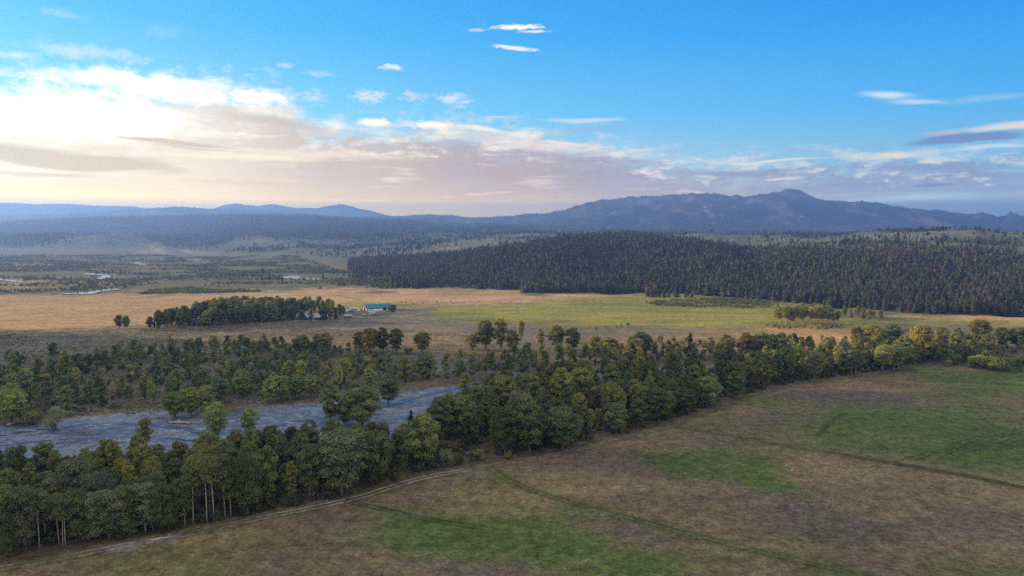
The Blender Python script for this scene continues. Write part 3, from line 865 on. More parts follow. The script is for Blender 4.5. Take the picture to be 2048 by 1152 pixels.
WL = {"meander": "bright river bend winding through the wet meadow", "slough": "pale slough beside the golden field", "creek": "thin bright creek at the meadow's edge",
      "bend": "pale river bend below the wooded hills", "pond": "blue pond at the foot of the conifer forest", "backwater": "small blue backwater by the aspen grove",
      "oxbow": "dark blue oxbow under the forest edge", "far_reach": "far glinting reach of river", "far_channel": "far thin channel of river"}
for nm, pl in WATERS.items():
    wp = world_poly(pl)
    Yd = np.mean([p[1] for p in wp])
    sheet("river_" + nm if nm not in ("pond", "oxbow", "slough", "creek") else nm, wp, -0.25, M_STILL, max(0.8, Yd / 700), WL[nm], 1.5)


def ribbon(pts, widths):
    """outline of a channel of given widths (m) along photo points"""
    c = np.array([ground_pt(*p) for p in pts])
    tt = np.linspace(0, len(c) - 1, len(c) * 6)
    k = np.arange(len(c))
    cc = np.stack([np.interp(tt, k, c[:, 0]), np.interp(tt, k, c[:, 1])], 1)
    ker = np.hanning(9)
    ker /= ker.sum()
    cc = np.stack([np.convolve(np.pad(cc[:, j], 4, mode="edge"), ker, "valid") for j in (0, 1)], 1)
    w = np.interp(tt, k, widths)
    d = np.gradient(cc, axis=0)
    d /= np.linalg.norm(d, axis=1)[:, None] + 1e-9
    nrm = np.stack([-d[:, 1], d[:, 0]], 1)
    L, Rr = cc + nrm * w[:, None] / 2, cc - nrm * w[:, None] / 2
    return [tuple(p) for p in L] + [tuple(p) for p in Rr[::-1]]


CHAN = [
    ([(-150, 880), (0, 868), (60, 858), (140, 850), (190, 846), (270, 842), (360, 852), (420, 866), (520, 858), (600, 838), (700, 826), (780, 806), (870, 782), (960, 766)], [4.5, 4, 3.5, 3, 3.5, 4, 4, 3.5, 4, 4, 4, 5, 5, 5], "main river channel rippling over gravel"),
    ([(-150, 900), (0, 888), (120, 874), (300, 868), (400, 880), (500, 872), (580, 862), (660, 850)], [2, 2, 2.2, 1.8, 2, 2.2, 2, 1.8], "narrow side channel of the river over gravel"),
    ([(960, 766), (1060, 752), (1150, 744), (1200, 741), (1240, 745), (1330, 742), (1420, 738), (1500, 730)], [5, 5, 6, 7, 8, 7, 6, 6], "river channel seen through gaps in the cottonwoods"),
    ([(1130, 800), (1165, 792), (1200, 784), (1230, 765)], [7, 7, 6, 6], "river channel glinting between dark cottonwoods"),
]
for pts, wd, lb in CHAN:
    sheet("river", ribbon(pts, wd), -0.55, M_BROOK, 0.7, lb, 1.2)


# ------------------------------------------------------------------ tree prototypes
def leaf_quads(c, nrm, size, asp=0.6):
    n = len(c)
    r = rng.normal(size=(n, 3))
    a = np.cross(nrm, r)
    a /= np.linalg.norm(a, axis=1)[:, None] + 1e-9
    b = np.cross(nrm, a)
    s = size[:, None]
    V = np.stack([c - a * s, c - b * s * asp, c + a * s, c + b * s * asp], 1).reshape(-1, 3)
    return V, np.arange(4 * n).reshape(n, 4)


def clumps_to_leaves(cl, per, leaf, squash=0.8, tint=0.22, jit=0.45):
    """cl: (n,4) centre + radius"""
    Cs, Ns, Ss, Ts = [], [], [], []
    for x, y, z, r in cl:
        k = max(6, int(1.25 * per * (r ** 1.6)))
        d = rng.normal(size=(k, 3))
        d /= np.linalg.norm(d, axis=1)[:, None]
        d[:, 2] = np.where(d[:, 2] < -0.3, -d[:, 2] * 0.6, d[:, 2])
        rad = r * (0.45 + 0.6 * rng.random(k) ** 0.6)
        p = d * rad[:, None] * [1, 1, squash] + [x, y, z]
        nn = d + rng.normal(size=(k, 3)) * jit
        nn /= np.linalg.norm(nn, axis=1)[:, None]
        t = 1 + tint * (rng.random() * 2 - 1) + 0.13 * (rng.random(k) * 2 - 1)
        Cs.append(p), Ns.append(nn), Ss.append(0.88 * leaf * (0.6 + 0.8 * rng.random(k))), Ts.append(t)
    C, N, S, Tn = map(np.concatenate, (Cs, Ns, Ss, Ts))
    V, Fq = leaf_quads(C, N, S)
    return V, Fq, np.repeat(Tn, 4)


def tinted(t, col=(1, 1, 1)):
    t = t[:, None]
    return np.clip(np.array(col) * t * np.concatenate([1 + 0.10 * (t - 1), np.ones_like(t), 1 - 0.3 * (t - 1)], 1), 0, 2)


def cottonwood(seed, h=14.0, w=8.0, clear=0.14, lobes=26, per=130, leaf=0.25, bark=None, stems=4, top=0.62, low=None):
    """a crown of rounded leaf masses on forking limbs, widest above the middle"""
    global rng
    rng = np.random.default_rng(seed)
    mb = MB()
    fork = h * (clear + 0.06 if low is None else low)
    r0 = h * 0.02
    lean = rng.normal(size=2) * 0.015 * h
    f0 = np.array([lean[0], lean[1], fork])
    mb.tube([(0, 0, -0.4), (lean[0] * .4, lean[1] * .4, fork * .5), f0], [r0 * 1.25, r0, r0 * 0.9], 7)
    limbs = []
    for s in range(stems):
        a = 2 * math.pi * (s + rng.random() * .6) / stems
        rr = w * 0.24 * (0.5 + 0.7 * rng.random())
        tip = np.array([math.cos(a) * rr, math.sin(a) * rr, h * (0.72 + 0.18 * rng.random())])
        mid = f0 * 0.5 + tip * 0.5 + [math.cos(a) * rr * .2, math.sin(a) * rr * .2, -h * .02]
        mb.tube([f0, mid, tip], [r0 * 0.75, r0 * .45, r0 * .12], 5)
        limbs.append((a, f0, mid, tip))
    cl = []
    lobes = int(lobes * 1.45)
    z0, z1 = h * clear, h
    for k in range(lobes):
        q = (k + 0.5) / lobes
        a = k * 2.39996 + rng.random() * .9
        q = min(max(0.02, q + rng.normal() * .05), 0.97)
        zc = z0 + (z1 - z0) * (0.10 + 0.86 * q)
        prof = math.sin(math.pi * min(1, (0.16 + 0.84 * q) ** 1.25 * 0.93)) ** 0.65     # widest about two thirds up
        rad = w * (0.115 + 0.065 * rng.random()) * (0.75 + 0.35 * prof)
        rr = max(0.0, w * 0.5 * prof - rad * 0.75) * (0.62 + 0.5 * rng.random())
        p = np.array([math.cos(a) * rr, math.sin(a) * rr, min(zc, h - rad * .7)])
        cl.append((*p, rad))
        L = min(limbs, key=lambda l: abs((l[0] - a + math.pi) % (2 * math.pi) - math.pi))
        u = min(1, max(0.12, (p[2] - fork) / (L[3][2] - fork) - 0.12))
        base = (1 - u) ** 2 * L[1] + 2 * u * (1 - u) * L[2] + u * u * L[3]
        if k % 2 == 0:
            mb.tube([base, (base + p) / 2 + [0, 0, -.15], p], [r0 * .25, r0 * .16, r0 * .06], 4)
    for k in range(5):                                                # inner filling
        cl.append((rng.normal() * w * .1, rng.normal() * w * .1, h * (0.40 + 0.1 * k), w * .2))
    V, Fq, t = clumps_to_leaves(np.array(cl), per, leaf, 1.12)
    V[:, 2] = np.minimum(V[:, 2], h * 1.02)
    return (mb.mesh("trunk", bark or M_BARK, True), V, Fq, t, h)


def bush(seed, h=4.0, w=5.0, lobes=12, per=100, leaf=0.2):
    global rng
    rng = np.random.default_rng(seed)
    cl = []
    mb = MB()
    for k in range(lobes):
        a = 2 * math.pi * rng.random()
        rr = w * .36 * math.sqrt(rng.random())
        rad = w * (0.15 + 0.08 * rng.random())
        zz = rad * .5 + (h - rad * 1.5) * (rng.random() ** .7) * (1 - 0.4 * (rr / (w * .36)) ** 2)
        cl.append((math.cos(a) * rr, math.sin(a) * rr, max(zz, rad * .4), rad))
        if k < 7:
            mb.tube([(math.cos(a) * .2, math.sin(a) * .2, -.3), (math.cos(a) * rr * .6, math.sin(a) * rr * .6, zz * .6), (math.cos(a) * rr, math.sin(a) * rr, zz)], [.09, .06, .03], 4)
    V, Fq, t = clumps_to_leaves(np.array(cl), per, leaf, 0.85)
    return (mb.mesh("stem", M_BARK, True), V, Fq, t, h)


def aspen(seed, h=14.0, w=4.5, clear=0.42, lobes=14, per=125, leaf=0.22, bark=None):
    global rng
    rng = np.random.default_rng(seed)
    mb = MB()
    ln = rng.normal(size=2) * 0.25
    r0 = h * 0.0085
    pts = [(ln[0] * q * q * 2, ln[1] * q * q * 2, h * q * .93 - .4 * (q == 0)) for q in (0, .25, .5, .75, 1)]
    mb.tube(pts, [r0 * 1.2, r0, r0 * .8, r0 * .5, r0 * .15], 7)
    cl = []
    for k in range(lobes):
        q = clear + (0.93 - clear) * (k + rng.random()) / lobes
        a = k * 2.4 + rng.random()
        env = w * .5 * math.sqrt(max(.05, 1 - ((q - (clear + .97) / 2) / ((1.0 - clear) * .56)) ** 2))
        rr = env * (0.35 + .4 * rng.random())
        rad = w * (0.21 + .09 * rng.random())
        b = (ln[0] * q * q * 2, ln[1] * q * q * 2, h * q - .6)
        p = (b[0] + math.cos(a) * rr, b[1] + math.sin(a) * rr, min(h * q + .3, h - rad * .7))
        cl.append((*p, rad))
        mb.tube([b, p], [r0 * .3, r0 * .1], 4)
    V, Fq, t = clumps_to_leaves(np.array(cl), per, leaf, 0.85)
    return (mb.mesh("trunk", bark or M_PALE, True), V, Fq, t, h)


def conifer_np(seed, h=16.0, w=5.5, levels=8, per=8, clear=0.08):
    """overlapping ragged skirts of boughs: V, faces (tris), tint"""
    g = np.random.default_rng(seed)
    V, Fc, Tt = [], [], []
    lean = g.normal(size=2) * h * 0.008
    for i in range(levels):
        q = clear + (0.93 - clear) * i / max(levels - 1, 1)
        r = w * .5 * ((1.02 - q) ** 0.52) * (0.82 + .36 * g.random())
        zr = h * q
        za = min(h, zr + h * (1.9 - 0.5 * q) * (0.93 - clear) / levels)
        if i == levels - 1:
            za = h
        n = len(V)
        tl = 1 + 0.3 * (g.random() * 2 - 1)
        ox, oy = g.normal(size=2) * r * 0.12
        V.append((lean[0] * q + ox * .3, lean[1] * q + oy * .3, za))
        Tt.append(tl)
        m = per * 2
        ph = g.random() * 6.28
        for k in range(m):
            a = ph + 2 * math.pi * (k + g.uniform(-.25, .25)) / m
            rr = r * (g.uniform(.85, 1.25) if k % 2 == 0 else g.uniform(.5, .75))
            V.append((math.cos(a) * rr + ox, math.sin(a) * rr + oy, zr + (-.03 if k % 2 == 0 else .035) * h * g.uniform(.4, 1.3) * (1 - .5 * q)))
            Tt.append(tl * (0.8 + .45 * g.random()))
        for k in range(m):
            Fc.append((n, n + 1 + k, n + 1 + (k + 1) % m))
    return np.array(V), np.array(Fc), np.array(Tt)


def low_tree_np(seed, h=14.0, w=8.0, n=170, leaf=0.95, clear=0.2):
    """leaf clumps of a broadleaf crown seen far off, with a short trunk wedge"""
    g = np.random.default_rng(seed)
    lob = 9
    cs = []
    for k in range(lob):
        a = g.random() * 2 * math.pi
        q = g.random()
        z = h * (clear + (1 - clear) * (0.25 + .6 * q))
        rr = w * .30 * math.sin(math.pi * (0.25 + .6 * q)) * (0.4 + .8 * g.random())
        cs.append((math.cos(a) * rr, math.sin(a) * rr, z, w * (.2 + .08 * g.random())))
    cs = np.array(cs)
    k = g.integers(0, lob, n)
    d = g.normal(size=(n, 3))
    d /= np.linalg.norm(d, axis=1)[:, None]
    p = cs[k, :3] + d * (cs[k, 3] * (.5 + .5 * g.random(n)))[:, None]
    p[:, 2] = np.clip(p[:, 2], 0.1, h)
    nn = d + g.normal(size=(n, 3)) * .5
    nn /= np.linalg.norm(nn, axis=1)[:, None]
    global rng
    keep, rng = rng, g
    V, Fq = leaf_quads(p, nn, leaf * (.6 + .7 * g.random(n)))
    rng = keep
    t = np.repeat(1 + .3 * (g.random(lob)[k] * 2 - 1) + .15 * (g.random(n) * 2 - 1), 4)
    return V, Fq, t


PROTO = {}


def reg(kind, made, crown_name="crown", mat=None):
    tm, V, Fq, t, h = made
    cm = mesh_np(crown_name, V, Fq, mat or M_LEAF, tinted(t))
    PROTO.setdefault(kind, []).append((tm, cm, h))


for s in range(3):
    reg("cottonwood", cottonwood(100 + s, 14, 6.9 + s * .6, 0.10, 32, 130))
reg("cottonwood", cottonwood(110, 15, 6.4, 0.12, 30, 138))
reg("cottonwood", cottonwood(111, 13, 8.2, 0.08, 36, 118))
reg("cottonwood", cottonwood(112, 14, 5.8, 0.08, 28, 135, stems=3))
reg("cottonwood", cottonwood(113, 12, 7.4, 0.06, 32, 118, stems=5))
reg("forked", cottonwood(120, 16, 9.5, 0.26, 24, 110, stems=8, low=0.03))
reg("vase", cottonwood(121, 11, 5.2, 0.16, 18, 150, leaf=0.23, stems=4, low=0.04))
reg("vase", cottonwood(122, 10, 5.8, 0.10, 18, 145, leaf=0.23, stems=5, low=0.04))
reg("vase", cottonwood(123, 12, 5.0, 0.12, 20, 150, leaf=0.23, stems=4, low=0.04))
reg("vase", cottonwood(124, 9, 6.0, 0.06, 20, 145, leaf=0.23, stems=6, low=0.04))
for s in range(4):
    reg("aspen", aspen(130 + s, 14, 4.8 + .4 * s, 0.22 + .06 * s, 20))
    reg("dimaspen", aspen(160 + s, 13, 5.2 + .4 * s, 0.08 + .05 * s, 26, bark=M_BARK))
for s in range(3):
    reg("tallaspen", aspen(170 + s, 14, 4.3, 0.50 + .06 * s, 15))
for s in range(2):
    reg("redaspen", aspen(140 + s, 12, 5.0, 0.42, bark=M_REDBARK))
for s in range(3):
    reg("shrub", bush(150 + s, 4.0 + .4 * s, 5.0, 13))


def conifer_proto(seed, **kw):
    V, Fc, t = conifer_np(seed, **kw)
    h = kw.get("h", 16.0)
    return mesh_np("conifer_crown", V, Fc, M_NEEDLE, tinted(t)), h


CONP = [conifer_proto(200 + s, h=16.0, w=6.2 + .5 * s, levels=11, per=9, clear=.05 + .015 * s) for s in range(5)]
CONTRUNK = MB().tube([(0, 0, -.4), (0, 0, 8), (0, 0, 15)], [.24, .16, .04], 6).mesh("trunk", M_BARK, True)

# ------------------------------------------------------------------ placing trees
NAMES = {"cottonwood": "cottonwood_tree", "forked": "cottonwood_tree", "vase": "cottonwood_tree", "aspen": "aspen_tree", "dimaspen": "aspen_tree", "tallaspen": "aspen_tree", "redaspen": "aspen_tree", "shrub": "willow_shrub"}
LEAFCOL = {"green": (0.20, 0.228, 0.078), "yellow-green": (0.26, 0.265, 0.074), "dark green": (0.138, 0.168, 0.068), "golden green": (0.245, 0.23, 0.070), "grey-green": (0.19, 0.212, 0.118)}
TREES = []  # every placed tree: dict


def spot_of(px, py):
    x, y = ground_pt(px, py)
    for _ in range(6):
        z = float(H(x, y))
        x, y = ground_pt(px, py, z)
    return x, y, float(H(x, y))


def add_tree(kind, x, y, h, hue, stand, label=None, wide=1.0):
    TREES.append(dict(kind=kind, x=float(x), y=float(y), h=float(h), hue=hue, stand=stand, label=label, wide=wide))


def hand(kind, px, py, top, hue, stand, label=None, wpx=None):
    x, y, z = spot_of(px, py)
    h = max(1.2, (py - top) * (y * CP + (CH - z) * SP) / F / 0.985)
    wide = 1.0
    if wpx:
        p = PROTO[kind][0]
        base_w = {"cottonwood": 7.3, "forked": 10.5, "vase": 5.5, "aspen": 4.8, "dimaspen": 5.6, "tallaspen": 4.3, "redaspen": 5.0, "shrub": 5.0}[kind]
        wide = (wpx * y / F) / (base_w * h / p[2])
        wide = min(1.7, max(0.65, wide))
    add_tree(kind, x, y, h, hue, stand, label, wide)


def scatter(poly, spacing, seed, avoid=4.0, density=None):
    """points at least `spacing` apart inside a photo outline, clear of trees placed before"""
    g = np.random.default_rng(seed)
    wp = np.array(world_poly(poly))
    x0, y0, x1, y1 = wp[:, 0].min(), wp[:, 1].min(), wp[:, 0].max(), wp[:, 1].max()
    n = int((x1 - x0) * (y1 - y0) / (spacing ** 2) * 6) + 10
    X, Y = g.uniform(x0, x1, n), g.uniform(y0, y1, n)
    ok = poly_sd(X, Y, [tuple(p) for p in wp]) > 0
    X, Y = X[ok], Y[ok]
    if density is not None:
        k = g.random(len(X)) < density(X, Y)
        X, Y = X[k], Y[k]
    pts = []
    old = [(t["x"], t["y"]) for t in TREES]
    cell = {}
    for p in old:
        cell.setdefault((int(p[0] // 20), int(p[1] // 20)), []).append((p[0], p[1], avoid))
    for x, y in zip(X, Y):
        cx, cy = int(x // 20), int(y // 20)
        good = True
        for i in (-1, 0, 1):
            for j in (-1, 0, 1):
                for qx, qy, s in cell.get((cx + i, cy + j), ()):
                    if (x - qx) ** 2 + (y - qy) ** 2 < s * s:
                        good = False
        if good:
            pts.append((x, y))
            cell.setdefault((cx, cy), []).append((x, y, spacing))
    return pts



# the cottonwoods one can tell apart: kind, foot (photo), top, look, stand, label, crown width
HAND = [
    ("forked", 432, 893, 805, "green", "bar", "many-stemmed cottonwood standing alone on the gravel bar", 62),
    ("vase", 500, 872, 818, "green", "bar", "short cottonwood on the gravel beside the many-stemmed one", 50),
    ("cottonwood", 662, 852, 763, "green", "bar", "tall cottonwood on the river island, narrower of the two there", 52),
    ("cottonwood", 722, 858, 772, "dark green", "bar", "broad many-lobed cottonwood on the river island", 76),
    ("vase", 690, 850, 795, "grey-green", "bar", "small cottonwood squeezed between the two island cottonwoods", 36),
    ("cottonwood", 778, 811, 749, "dark green", "bank", "dark cottonwood where the gravel river narrows on its far bank", 46),
    ("vase", 738, 778, 735, "green", "bank", "pale round-topped cottonwood upstream of the dark bank cottonwood", 38),
    ("shrub", 108, 860, 803, "grey-green", "bar", "big bushy willow at the near edge of the sage flat", 46),
    ("cottonwood", 24, 850, 778, "green", "bank", "rounded cottonwood at the frame edge above the gravel river", 60),
    ("shrub", 62, 850, 808, "green", "bank", "willow clump leaning over the gravel beside the big bush", 50),
    ("cottonwood", 352, 838, 783, "green", "bank", "leafy cottonwood overhanging the wide bend of gravel", 50),
    ("cottonwood", 385, 834, 773, "yellow-green", "bank", "yellowish cottonwood in the clump at the gravel bend", 46),
    ("cottonwood", 412, 832, 771, "green", "bank", "middle cottonwood of the clump at the gravel bend", 44),
    ("cottonwood", 440, 812, 752, "dark green", "bank", "dark cottonwood behind the clump at the gravel bend", 40),
    ("cottonwood", 540, 808, 757, "green", "bank", "cottonwood starting the bank row past the gravel bend", 42),
    ("cottonwood", 562, 803, 752, "green", "bank", "round cottonwood second in the bank row past the bend", 42),
    ("cottonwood", 592, 798, 748, "dark green", "bank", "dark cottonwood in the middle of the bank row", 46),
    ("cottonwood", 622, 795, 750, "green", "bank", "last cottonwood of the bank row before the island", 40),
    ("vase", 292, 900, 836, "yellow-green", "belt", "yellow-topped cottonwood rising over the gravel from the belt", 38),
    # row of big trees along the hay field
    ("cottonwood", 718, 706, 663, "golden green", "row", "slim golden cottonwood beginning the tall row by the fields", 26),
    ("cottonwood", 742, 708, 655, "golden green", "row", "tall cottonwood with a sunlit flank in the flat-topped row", 36),
    ("cottonwood", 766, 708, 655, "dark green", "row", "dark cottonwood in the middle of the flat-topped row", 38),
    ("cottonwood", 792, 706, 657, "dark green", "row", "dark cottonwood ending the flat-topped row", 34),
    ("cottonwood", 845, 706, 663, "golden green", "row", "broad domed golden cottonwood apart from the flat-topped row", 42),
    ("shrub", 818, 708, 688, "golden green", "row", "low golden willow at the foot of the domed cottonwood", 26),
    ("cottonwood", 652, 712, 665, "golden green", "row", "leaning golden cottonwood on the edge of the sage flat", 42),
    ("vase", 634, 700, 668, "golden green", "row", "thin golden cottonwood close to the leaning one", 20),
    ("cottonwood", 605, 708, 671, "green", "row", "green cottonwood halfway along the sage flat edge", 32),
    ("vase", 945, 700, 668, "golden green", "row", "short golden cottonwood before the tallest field-edge trio", 28),
    ("cottonwood", 970, 700, 641, "dark green", "row", "tall dark cottonwood in the field-edge trio", 38),
    ("vase", 1000, 699, 637, "golden green", "row", "tall slim golden cottonwood in the field-edge trio", 28),
    ("vase", 1025, 702, 660, "golden green", "row", "shorter golden cottonwood closing the field-edge trio", 26),
    ("vase", 1042, 682, 640, "golden green", "row", "lone slender cottonwood standing farther into the field", 18),
    ("vase", 1081, 698, 657, "golden green", "row", "narrow golden cottonwood of the open gallery by the field", 26),
    ("cottonwood", 1113, 699, 651, "golden green", "row", "tall open-crowned cottonwood of the gallery by the field", 40),
    ("vase", 1146, 700, 656, "dark green", "row", "dark narrow cottonwood ending the gallery by the field", 28),
    ("cottonwood", 1190, 712, 671, "golden green", "row", "golden rounded cottonwood, first of the touching pair", 34),
    ("cottonwood", 1218, 716, 674, "golden green", "row", "golden rounded cottonwood, second of the touching pair", 40),
    ("cottonwood", 1281, 722, 664, "dark green", "row", "big dark oval cottonwood towering over its neighbours", 48),
    ("vase", 1258, 722, 691, "golden green", "row", "small orange-tinted cottonwood at the dark oval one's foot", 26),
    ("vase", 1336, 712, 679, "golden green", "row", "slim golden cottonwood between dark oval one and spire conifer", 16),
    ("cottonwood", 1452, 722, 669, "golden green", "row", "yellow-crowned cottonwood past the spire conifer", 44),
    ("cottonwood", 1492, 716, 665, "golden green", "row", "sunlit cottonwood, first of three at the hay field corner", 36),
    ("cottonwood", 1524, 716, 664, "green", "row", "green cottonwood, second of three at the hay field corner", 36),
    ("cottonwood", 1560, 718, 666, "dark green", "row", "dark broad cottonwood, third of three at the hay field corner", 48),
    ("vase", 1590, 722, 684, "dark green", "row", "small dark cottonwood below the hay field corner", 28),
    ("vase", 1646, 722, 681, "dark green", "row", "lone dark cottonwood against the golden strip of field", 18),
    # right-hand row
    ("cottonwood", 1712, 700, 652, "golden green", "corner", "slim sunlit cottonwood opening the row by the golden strip", 24),
    ("cottonwood", 1745, 702, 650, "golden green", "corner", "orange-lit cottonwood in the big clump by the golden strip", 44),
    ("cottonwood", 1782, 700, 649, "dark green", "corner", "dark-topped cottonwood in the big clump by the golden strip", 46),
    ("cottonwood", 1840, 722, 651, "golden green", "corner", "tall sunlit cottonwood before the gap with a pink field patch", 44),
    ("cottonwood", 1880, 718, 653, "golden green", "corner", "broad cottonwood past the pink field patch", 40),
    ("cottonwood", 1912, 712, 655, "green", "corner", "green cottonwood near the grassy clearing", 38),
    ("cottonwood", 1957, 690, 639, "golden green", "corner", "largest golden cottonwood, rising above the clearing row", 52),
    ("cottonwood", 2002, 696, 654, "dark green", "corner", "dark cottonwood following the largest golden one", 40),
    ("cottonwood", 2036, 697, 656, "dark green", "corner", "dark cottonwood at the far end of the clearing row", 40),
    ("shrub", 1965, 735, 702, "yellow-green", "corner", "yellow-green willow at the near side of the grassy clearing", 44),
    ("shrub", 2005, 742, 706, "dark green", "corner", "dark willow thicket tree beside the yellow-green willow", 50),
    # the belt's near giants
    ("cottonwood", 684, 988, 861, "grey-green", "belt", "large billowing cottonwood standing forward to the track", 92),
    ("cottonwood", 620, 994, 887, "green", "belt", "cottonwood next to the large billowing one, nearer the aspens", 56),
    ("cottonwood", 535, 1010, 889, "green", "belt", "tall green cottonwood between aspens and the billowing one", 64),
    ("cottonwood", 752, 962, 862, "dark green", "belt", "dark cottonwood tucked behind the large billowing one", 62),
    ("cottonwood", 620, 930, 838, "green", "belt", "rounded cottonwood at the gravel edge of the belt", 56),
    ("cottonwood", 560, 935, 868, "yellow-green", "belt", "yellowish cottonwood low on the gravel edge of the belt", 50),
    ("cottonwood", 846, 932, 829, "green", "belt", "pale-topped cottonwood by the opening in the belt", 66),
    ("shrub", 890, 930, 878, "grey-green", "belt", "small upright willow beside the track in the opening", 24),
    ("shrub", 955, 921, 884, "green", "belt", "low green willow in the opening by the track", 22),
    ("shrub", 1016, 916, 898, "green", "belt", "tiny willow closing the opening by the track", 18),
    ("cottonwood", 885, 880, 795, "green", "east", "cottonwood massing over the river at the opening", 62),
    ("cottonwood", 920, 872, 792, "green", "east", "broad cottonwood second from the river opening", 64),
    ("cottonwood", 962, 850, 771, "green", "east", "tall lobed cottonwood above the hidden river", 60),
    ("cottonwood", 1004, 835, 752, "yellow-green", "east", "yellow-green cottonwood crowning the belt's middle", 62),
    ("cottonwood", 1054, 828, 745, "green", "east", "round cottonwood near the river gap", 58),
    ("cottonwood", 1122, 822, 735, "yellow-green", "east", "bright-topped cottonwood over the river gap", 60),
    ("cottonwood", 1162, 812, 737, "green", "east", "cottonwood leaning beside the glinting river gap", 50),
    ("cottonwood", 1040, 880, 782, "grey-green", "east", "greyish fine-leaved cottonwood facing the meadow", 60),
    ("cottonwood", 1090, 876, 780, "grey-green", "east", "second greyish fine-leaved cottonwood facing the meadow", 62),
    ("cottonwood", 1010, 905, 812, "dark green", "east", "dark cottonwood whose foot meets the track bend", 60),
    ("cottonwood", 1060, 902, 808, "dark green", "east", "dark wide cottonwood by the track bend", 70),
    ("cottonwood", 1125, 897, 815, "dark green", "east", "dark low-crowned cottonwood past the track bend", 66),
    ("cottonwood", 1231, 864, 804, "green", "east", "oval cottonwood standing forward on the meadow edge", 48),
    ("cottonwood", 1276, 855, 800, "dark green", "east", "dark cottonwood behind the oval one on the meadow edge", 56),
    ("cottonwood", 1318, 842, 774, "dark green", "east", "tall dark cottonwood on the meadow edge", 58),
    ("cottonwood", 1365, 828, 775, "dark green", "east", "blue-green cottonwood on the meadow edge near the branch track", 50),
    ("cottonwood", 1414, 812, 755, "green", "east", "cottonwood with one bright bough above the branch track", 50),
    ("cottonwood", 1470, 798, 742, "dark green", "east", "dark cottonwood where the belt narrows", 54),
    ("cottonwood", 1525, 776, 720, "golden green", "east", "golden-fringed cottonwood past the belt's narrowing", 48),
    # pale trunks seen at the far meadow edge
    ("aspen", 1628, 762, 702, "grey-green", "far_aspens", "aspen with a bare pale trunk at the far meadow edge", 30),
    ("aspen", 1702, 752, 697, "grey-green", "far_aspens", "aspen pair's taller stem with bright pale trunk", 28),
    ("aspen", 1711, 752, 700, "grey-green", "far_aspens", "aspen pair's shorter stem with bright pale trunk", 26),
    ("aspen", 1788, 742, 692, "grey-green", "far_aspens", "aspen with thin pale trunk in the rounded far stand", 30),
    ("aspen", 1797, 741, 690, "green", "far_aspens", "aspen with thin pale trunk, denser crown, rounded far stand", 30),
    ("aspen", 1765, 745, 690, "green", "far_aspens", "aspen with hidden trunk in the rounded far stand", 40),
    ("aspen", 1820, 738, 690, "dark green", "far_aspens", "dark aspen on the shoulder of the rounded far stand", 44),
    ("aspen", 1268, 752, 722, "grey-green", "far_aspens", "aspen with a pale forked stem by the hidden river", 26),
    ("aspen", 1278, 752, 724, "grey-green", "far_aspens", "slim aspen touching the pale forked one", 22),
    # front row of aspens along the track
    ("tallaspen", 79, 1094, 975, "dark green", "front", "tallest white-trunked aspen, its lone bare stem in full view", 46),
    ("tallaspen", 118, 1087, 985, "green", "front", "aspen with leaning pale stem next to the lone bare stem", 40),
    ("tallaspen", 126, 1092, 990, "green", "front", "middle aspen of the three clustered pale stems", 36),
    ("tallaspen", 131, 1092, 988, "dark green", "front", "outer aspen of the three clustered pale stems", 36),
    ("dimaspen", 200, 1078, 978, "grey-green", "front", "bushy-crowned aspen across from the gravel pull-off", 58),
    ("dimaspen", 220, 1077, 985, "dark green", "front", "thin aspen beside the bushy-crowned one", 40),
    ("aspen", 236, 1074, 975, "grey-green", "front", "aspen with twin pale feet across from the pull-off", 50),
    ("dimaspen", 258, 1073, 972, "green", "front", "aspen with a leafy dome behind the gravel pull-off", 46),
    ("dimaspen", 268, 1070, 978, "dark green", "front", "slim dark aspen behind the gravel pull-off", 36),
    ("aspen", 291, 1066, 958, "grey-green", "front", "grey-leaved aspen with a pale foot near the driftwood", 56),
    ("dimaspen", 307, 1065, 970, "green", "front", "small aspen near the driftwood", 36),
    ("dimaspen", 320, 1064, 966, "dark green", "front", "dark aspen with a straight stem near the driftwood", 44),
    ("dimaspen", 337, 1062, 972, "dark green", "front", "short aspen straight behind the driftwood", 40),
    ("aspen", 370, 1052, 952, "dark green", "front", "aspen with a short white foot past the driftwood", 44),
    ("tallaspen", 387, 1048, 925, "green", "front", "aspen with a long bright trunk high in the shade", 46),
    ("tallaspen", 414, 1044, 912, "green", "front", "tall aspen, thin white line of trunk, deep in shade", 46),
    ("tallaspen", 428, 1040, 915, "green", "front", "tall aspen with brighter trunk next to the thin white line", 44),
    ("tallaspen", 450, 1034, 902, "green", "front", "aspen with its pale trunk showing only near the crown", 46),
    ("aspen", 462, 1032, 905, "dark green", "front", "aspen with forked pale trunk near the crown", 46),
    ("dimaspen", 490, 1030, 905, "dark green", "front", "last dark aspen before the cottonwoods begin", 44),
    ("dimaspen", 505, 1026, 915, "green", "front", "aspen half hidden where the cottonwoods begin", 40),
    ("dimaspen", 18, 1106, 985, "dark green", "front", "dark aspen at the frame edge by the track", 50),
    ("dimaspen", 3, 1108, 980, "green", "front", "aspen cut by the frame edge by the track", 50),
    ("dimaspen", 52, 1100, 968, "grey-green", "front", "greyish aspen just before the lone bare stem", 48),
    ("dimaspen", 160, 1084, 980, "dark green", "front", "dark aspen between clustered stems and bushy-crowned one", 50),
    ("dimaspen", 180, 1082, 990, "green", "front", "low aspen before the bushy-crowned one", 44),
    # shrubs and trees on the fields
    ("shrub", 1191, 660, 650, "dark green", "field", "widest dark shrub at the edge of the green hay field", 15),
    ("shrub", 1211, 657, 650, "golden green", "field", "brownish shrub second along the hay field edge", 9),
    ("shrub", 1233, 655, 651, "dark green", "field", "smallest dot of a shrub on the hay field edge", 5),
    ("shrub", 1243, 655, 646, "golden green", "field", "rusty shrub touching the tallest hay field shrub", 8),
